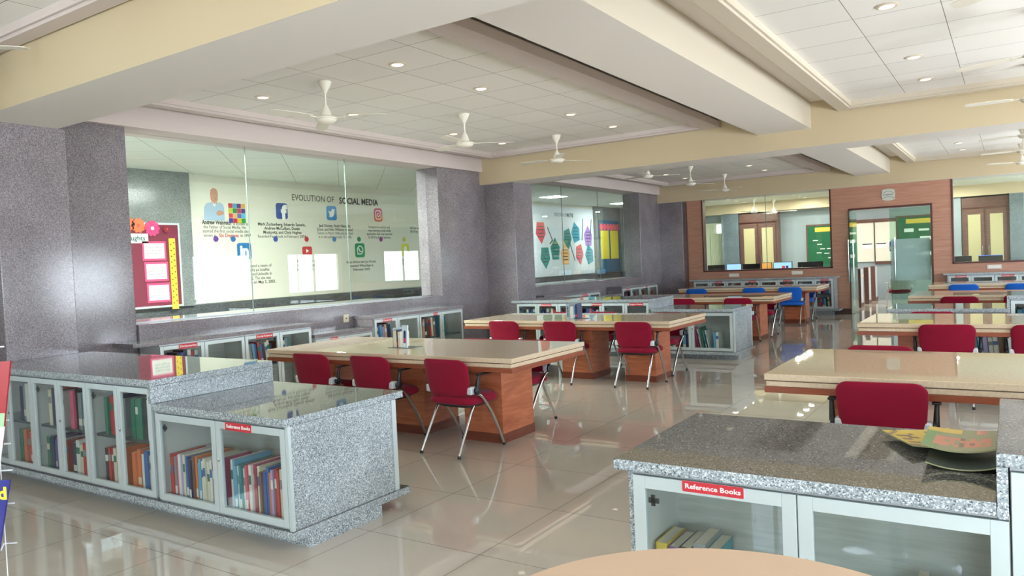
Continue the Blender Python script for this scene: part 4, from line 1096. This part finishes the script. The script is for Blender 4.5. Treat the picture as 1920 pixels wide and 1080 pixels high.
    def ring(w_, h_, r, th, M):
        a = rrect(w_, h_, r, 5); c_ = rrect(w_-2*th, h_-2*th, max(.002, r-th), 5); n = len(a)
        m = MB(); vs = [(x, y, 0) for x, y in a]+[(x, y, 0) for x, y in c_]+[(x, y, .002) for x, y in a]+[(x, y, .002) for x, y in c_]
        fs = []
        for i in range(n):
            j = (i+1) % n
            fs += [(2*n+i, 2*n+j, 3*n+j, 3*n+i), (i, n+i, n+j, j), (i, j, 2*n+j, 2*n+i), (n+i, 3*n+i, 3*n+j, n+j)]
        return m.add(vs, fs, 0, M)
    MB().prism(rrect(.25, .14, .05, 5), 0, .0005, 0, F(12.24, 2.66, .0061)).build('badge_lower_tone', mat('badge_orange', (222, 96, 70)), b)
    ring(.18, .2, .045, .02, F(12.24, 2.73, .0068)).build('badge_symbol', SW, b)
    ring(.09, .09, .0449, .018, F(12.24, 2.73, .0068)).build('badge_symbol', SW, b)
    MB().prism(disc(.011, 10), 0, .002, M=F(12.29, 2.79, .0068)).build('badge_symbol', SW, b)
    b = badge(10.19, 1.97, .24, .17, (206, 52, 60), .04); MB().prism([(-.03, -.04), (.04, 0), (-.03, .04)], 0, .002, M=Fb(10.19, 1.97)).build('badge_symbol', SW, b)
    b = badge(11.63, 1.965, .28, .3, (22, 142, 92), .05)
    ring(.19, .19, .0949, .02, Fb(11.63, 1.97)).build('badge_symbol', SW, b)
    MB().prism([(-.09, -.1), (-.03, -.085), (-.075, -.04)], 0, .002, M=Fb(11.63, 1.97)).build('badge_symbol', SW, b)
    MB().tube([(-.035, .045, .003), (-.035, .01, .003), (-.005, -.025, .003), (.04, -.035, .003)], .012, 6, M=Fb(11.63, 1.97)).build('badge_symbol', SW, b)
    b = badge(13.07, 1.96, .25, .28, (222, 220, 60), .05)
    gh = [(-.08, -.06), (-.05, -.03), (-.05, .03), (-.035, .075), (0, .092), (.035, .075), (.05, .03), (.05, -.03), (.08, -.06), (.04, -.068), (0, -.09), (-.04, -.068)]
    MB().prism(gh, 0, .002, M=Fb(13.07, 1.96)).build('badge_symbol', SW, b)
    # printed figure: bald man in a pale blue shirt, beside a colour block cube
    fig = MB()
    shirt = [(-.22, -.2), (-.2, .03), (-.16, .09), (-.06, .12), (0, .06), (.08, .12), (.17, .09), (.19, .02), (.19, -.2)]
    head = [(-.065, .16), (-.075, .26), (-.06, .33), (-.01, .365), (.045, .35), (.075, .3), (.08, .23), (.07, .16), (.045, .11), (0, .1), (-.04, .12)]
    fig.prism([(-.045, .05), (-.045, .14), (.05, .12), (.05, .06), (0, .03)], 0, .002, 1, F(8.17, 2.72))
    fig.prism(shirt, .0, .003, 0, F(8.17, 2.72)); fig.prism(head, .0, .004, 1, F(8.17, 2.72))
    fig.prism([(-.04, .13), (-.02, .05), (.01, .04), (.03, .12), (0, .08)], .003, .0045, 3, F(8.17, 2.72))
    fig.prism([(.03, -.06), (.08, -.02), (.17, -.04), (.18, -.08), (.08, -.12), (.03, -.1)], .003, .005, 1, F(8.17, 2.72))
    for u, v, w_, h_ in ((-.0, .245, .022, .006), (.052, .245, .018, .006), (.03, .165, .035, .006), (.032, .2, .01, .018)): fig.box(-w_/2, w_/2, -h_/2, h_/2, .004, .005, 2, F(8.17+u, 2.72+v))
    fig.build('printed_figure', [mat('pale_blue_shirt', (168, 192, 216), .7), mat('printed_skin', (200, 148, 126), .7), mat('printed_brown', (120, 74, 62), .7), PAPER], t)
    cc = [(206, 50, 60), (60, 160, 200), (90, 50, 120), (230, 170, 80), (200, 200, 60), (30, 140, 70), (190, 60, 100), (60, 60, 130), (206, 60, 70), (232, 180, 120), (110, 100, 170), (80, 190, 220), (50, 60, 140), (200, 40, 60), (210, 190, 50), (30, 150, 60)]
    cube = MB(); ms = []
    for i, c in enumerate(cc):
        ms.append(mat('block_%d_%d_%d' % c, c)); a = i % 4; b_ = i//4
        cube.box(-.041, .041, -.041, .041, 0, .004, i, F(8.49+.088*a, 2.79-.088*b_))
    cube.build('colour_blocks', ms, t)
mural()

def board():
    t = thing('notice_board', 'maroon notice board with paper flowers and yellow border behind left glazing', 'notice board', (-11.439, 6.4, 1.12))
    def F(y, z, d=0): return T(.0255+d, y-6.4, z-1.12) @ MX
    MB().box(0, .025, -.75, .98, 0, 1.3).build('backing', mat('maroon_felt', (116, 34, 58), .8), t)
    m = MB()
    for a, b, c, d in ((-.78, 1.01, 1.3, 1.33), (-.78, 1.01, -.03, 0), (.98, 1.01, 0, 1.3), (-.78, -.75, 0, 1.3)): m.box(0, .03, a, b, c, d)
    m.build('frame', ALU, t)
    PF = mat('pink_card', (206, 72, 118), .7)
    for i, (z, l) in enumerate(((2.0, ('The purest ideas are', 'born from quiet', 'minds and open hearts.')), (1.67, ('Thoughts become deeds,', 'deeds become habits,', 'habits shape us.')), (1.33, ('Think well of others', 'and the world will', 'think well of you.')))):
        q = MB().box(-.2, .2, -.155, .155, 0, .004, 0, F(6.95+.02*i, z)).build('pink_mount', PF, t)
        m = MB().box(-.17, .17, -.12, .12, .004, .006, 0, F(6.95+.02*i, z))
        for j, s_ in enumerate(l): m.text(s_, .035, F(6.95+.02*i, z+.06-.05*j, .0062), 1, width=.26)
        m.build('quote_sheet', [PAPER, INK], q)
    m = MB().box(-.42, .14, -.075, .075, 0, .004, 0, F(6.72, 2.2)); m.text('Thoughts', .11, F(6.6, 2.2, .0042), 1, width=.42, bold=.02)
    m.build('title_strip', [PAPER, mat('dark_green_lettering', (20, 84, 84))], t)
    m = MB().box(-.055, .055, -.6, .55, 0, .01, 0, F(7.26, 1.65))
    for i in range(11):
        for sx_ in (-.025, .028): m.prism(disc(.013, 6), .01, .012, 1, F(7.26+sx_, 1.15+.095*i+(0 if sx_ < 0 else .03)))
    m.build('yellow_border', [mat('yellow_floral_paper', (226, 196, 56), .7), mat('dark_flower_spots', (84, 60, 30))], t)
    def flower(y, z, r, c, n=10):
        out = []
        for k in range(n*4):
            a = 2*pi*k/(n*4); rr = r*(.8+.2*abs(cos(n*a/2))); out.append((rr*cos(a), rr*sin(a)))
        q = MB().prism(out, .004, .02, 0, F(y, z)).build('paper_flower', mat('flower_%d_%d' % c[:2], c, .8), t)
        MB().prism(disc(r*.22, 12), .02, .026, 0, F(y, z)).build('flower_centre', PAPER if c[2] > 90 else mat('orange_centre', (214, 70, 50)), q)
    for y, z, r, c in ((6.52, 2.42, .13, (238, 112, 72)), (6.7, 2.4, .12, (238, 112, 72)), (6.33, 2.42, .12, (238, 112, 72)), (6.93, 2.36, .13, (222, 60, 120)), (7.18, 2.35, .07, (130, 30, 50))): flower(y, z, r, c)
board()

def maths():
    y0, z0 = 16.4, 1.1
    t = thing('wall_graphic', 'white wall graphic with coloured polygon notes behind the middle glazing', 'wall graphic', (-11.549, y0, z0))
    MB().box(0, .03, 0, 6.05, 0, 2.1).build('graphic_panel', mat('cool_white_panel', (214, 222, 226), .6), t)
    def PX(px, py):                       # coordinates measured on the graphic: (along wall, height)
        return 18.76+(px-1003)/(1113-1003)*3.72, 1.62+(490-py)*.0138
    TE, RD, OR, LI, SB = (30, 128, 120), (214, 72, 84), (236, 176, 110), (160, 120, 190), (40, 150, 170)
    items = [(1012, 431, RD, 0), (1036, 470, TE, 1), (1059, 445, TE, 2), (1075, 432, SB, 3), (1100, 441, LI, 1), (1018, 485, TE, 0), (1054, 482, OR, 1), (1081, 481, RD, 2), (1101, 483, SB, 3)]
    shapes = [[(-.3, .42), (.3, .42), (.42, -.1), (.05, -.55), (-.42, -.1)], [(0, .55), (.42, .12), (.32, -.45), (-.28, -.45), (-.42, .12)], [(-.3, .35), (.2, .48), (.42, 0), (.1, -.55), (-.35, -.15)], [(-.1, .52), (.4, .2), (.4, -.35), (-.15, -.5), (-.42, 0)]]
    for px, py, c, s_ in items:
        y, z = PX(px, py); F = T(.0305, y-y0, z-z0) @ MX
        m = MB().prism([(a*.66, b*.66) for a, b in shapes[s_]], 0, .004, 0, F)
        for k in range(4): m.box(-.16, .16, .14-.1*k, .165-.1*k, .004, .006, 1, F)
        m.build('polygon_note', [mat('note_%d_%d' % c[:2], c, .6), mat('note_print', (36, 60, 74))], t)
    F = T(.0305, 19.9-y0, 2.96-z0) @ MX
    MB().text('MATHS', .16, F @ T(.98, 0, 0), width=.42, bold=.04).build('lettering', INK, t)
    MB().text('EVOLUTION OF', .16, F @ T(.38, 0, 0), width=.72).build('lettering', mat('grey_lettering'), t)
    for px, py, l, a in ((1028, 436, .5, .6), (1089, 424, .7, -.15), (1106, 424, .7, -.2), (1068, 477, .6, .5)):
        y, z = PX(px, py); F = T(.0305, y-y0, z-z0) @ MX @ RZ(a)
        m = MB().box(-.02, .02, -l/2, l/2, 0, .004, 0, F)
        if px == 1028: m.box(-.2, .02, -l/2, -l/2+.05, 0, .004, 0, F)
        m.build('drawing_tool', mat('slate_print', (70, 84, 96)), t)
    # display further along
    b = thing('notice_board', 'yellow and blue display board with pink flower border behind middle glazing', 'notice board', (-11.435, 23.4, 1.1))
    MB().box(0, .03, -.75, .75, -.0, 1.75).build('backing', mat('blue_felt', (30, 90, 120), .8), b)
    for u in (-.38, .36): MB().box(.03, .04, u-.3, u+.3, .45, 1.4).build('yellow_sheet', mat('yellow_sheet', (224, 206, 60), .6), b)
    for k in range(6): MB().prism(disc(.12, 10), .03, .05, 0, T(0, -.62+.25*k, 1.52) @ MX).build('paper_flower', mat('coral_flower', (226, 96, 110)), b)
maths()
for lab in ('monitor',):
    pass
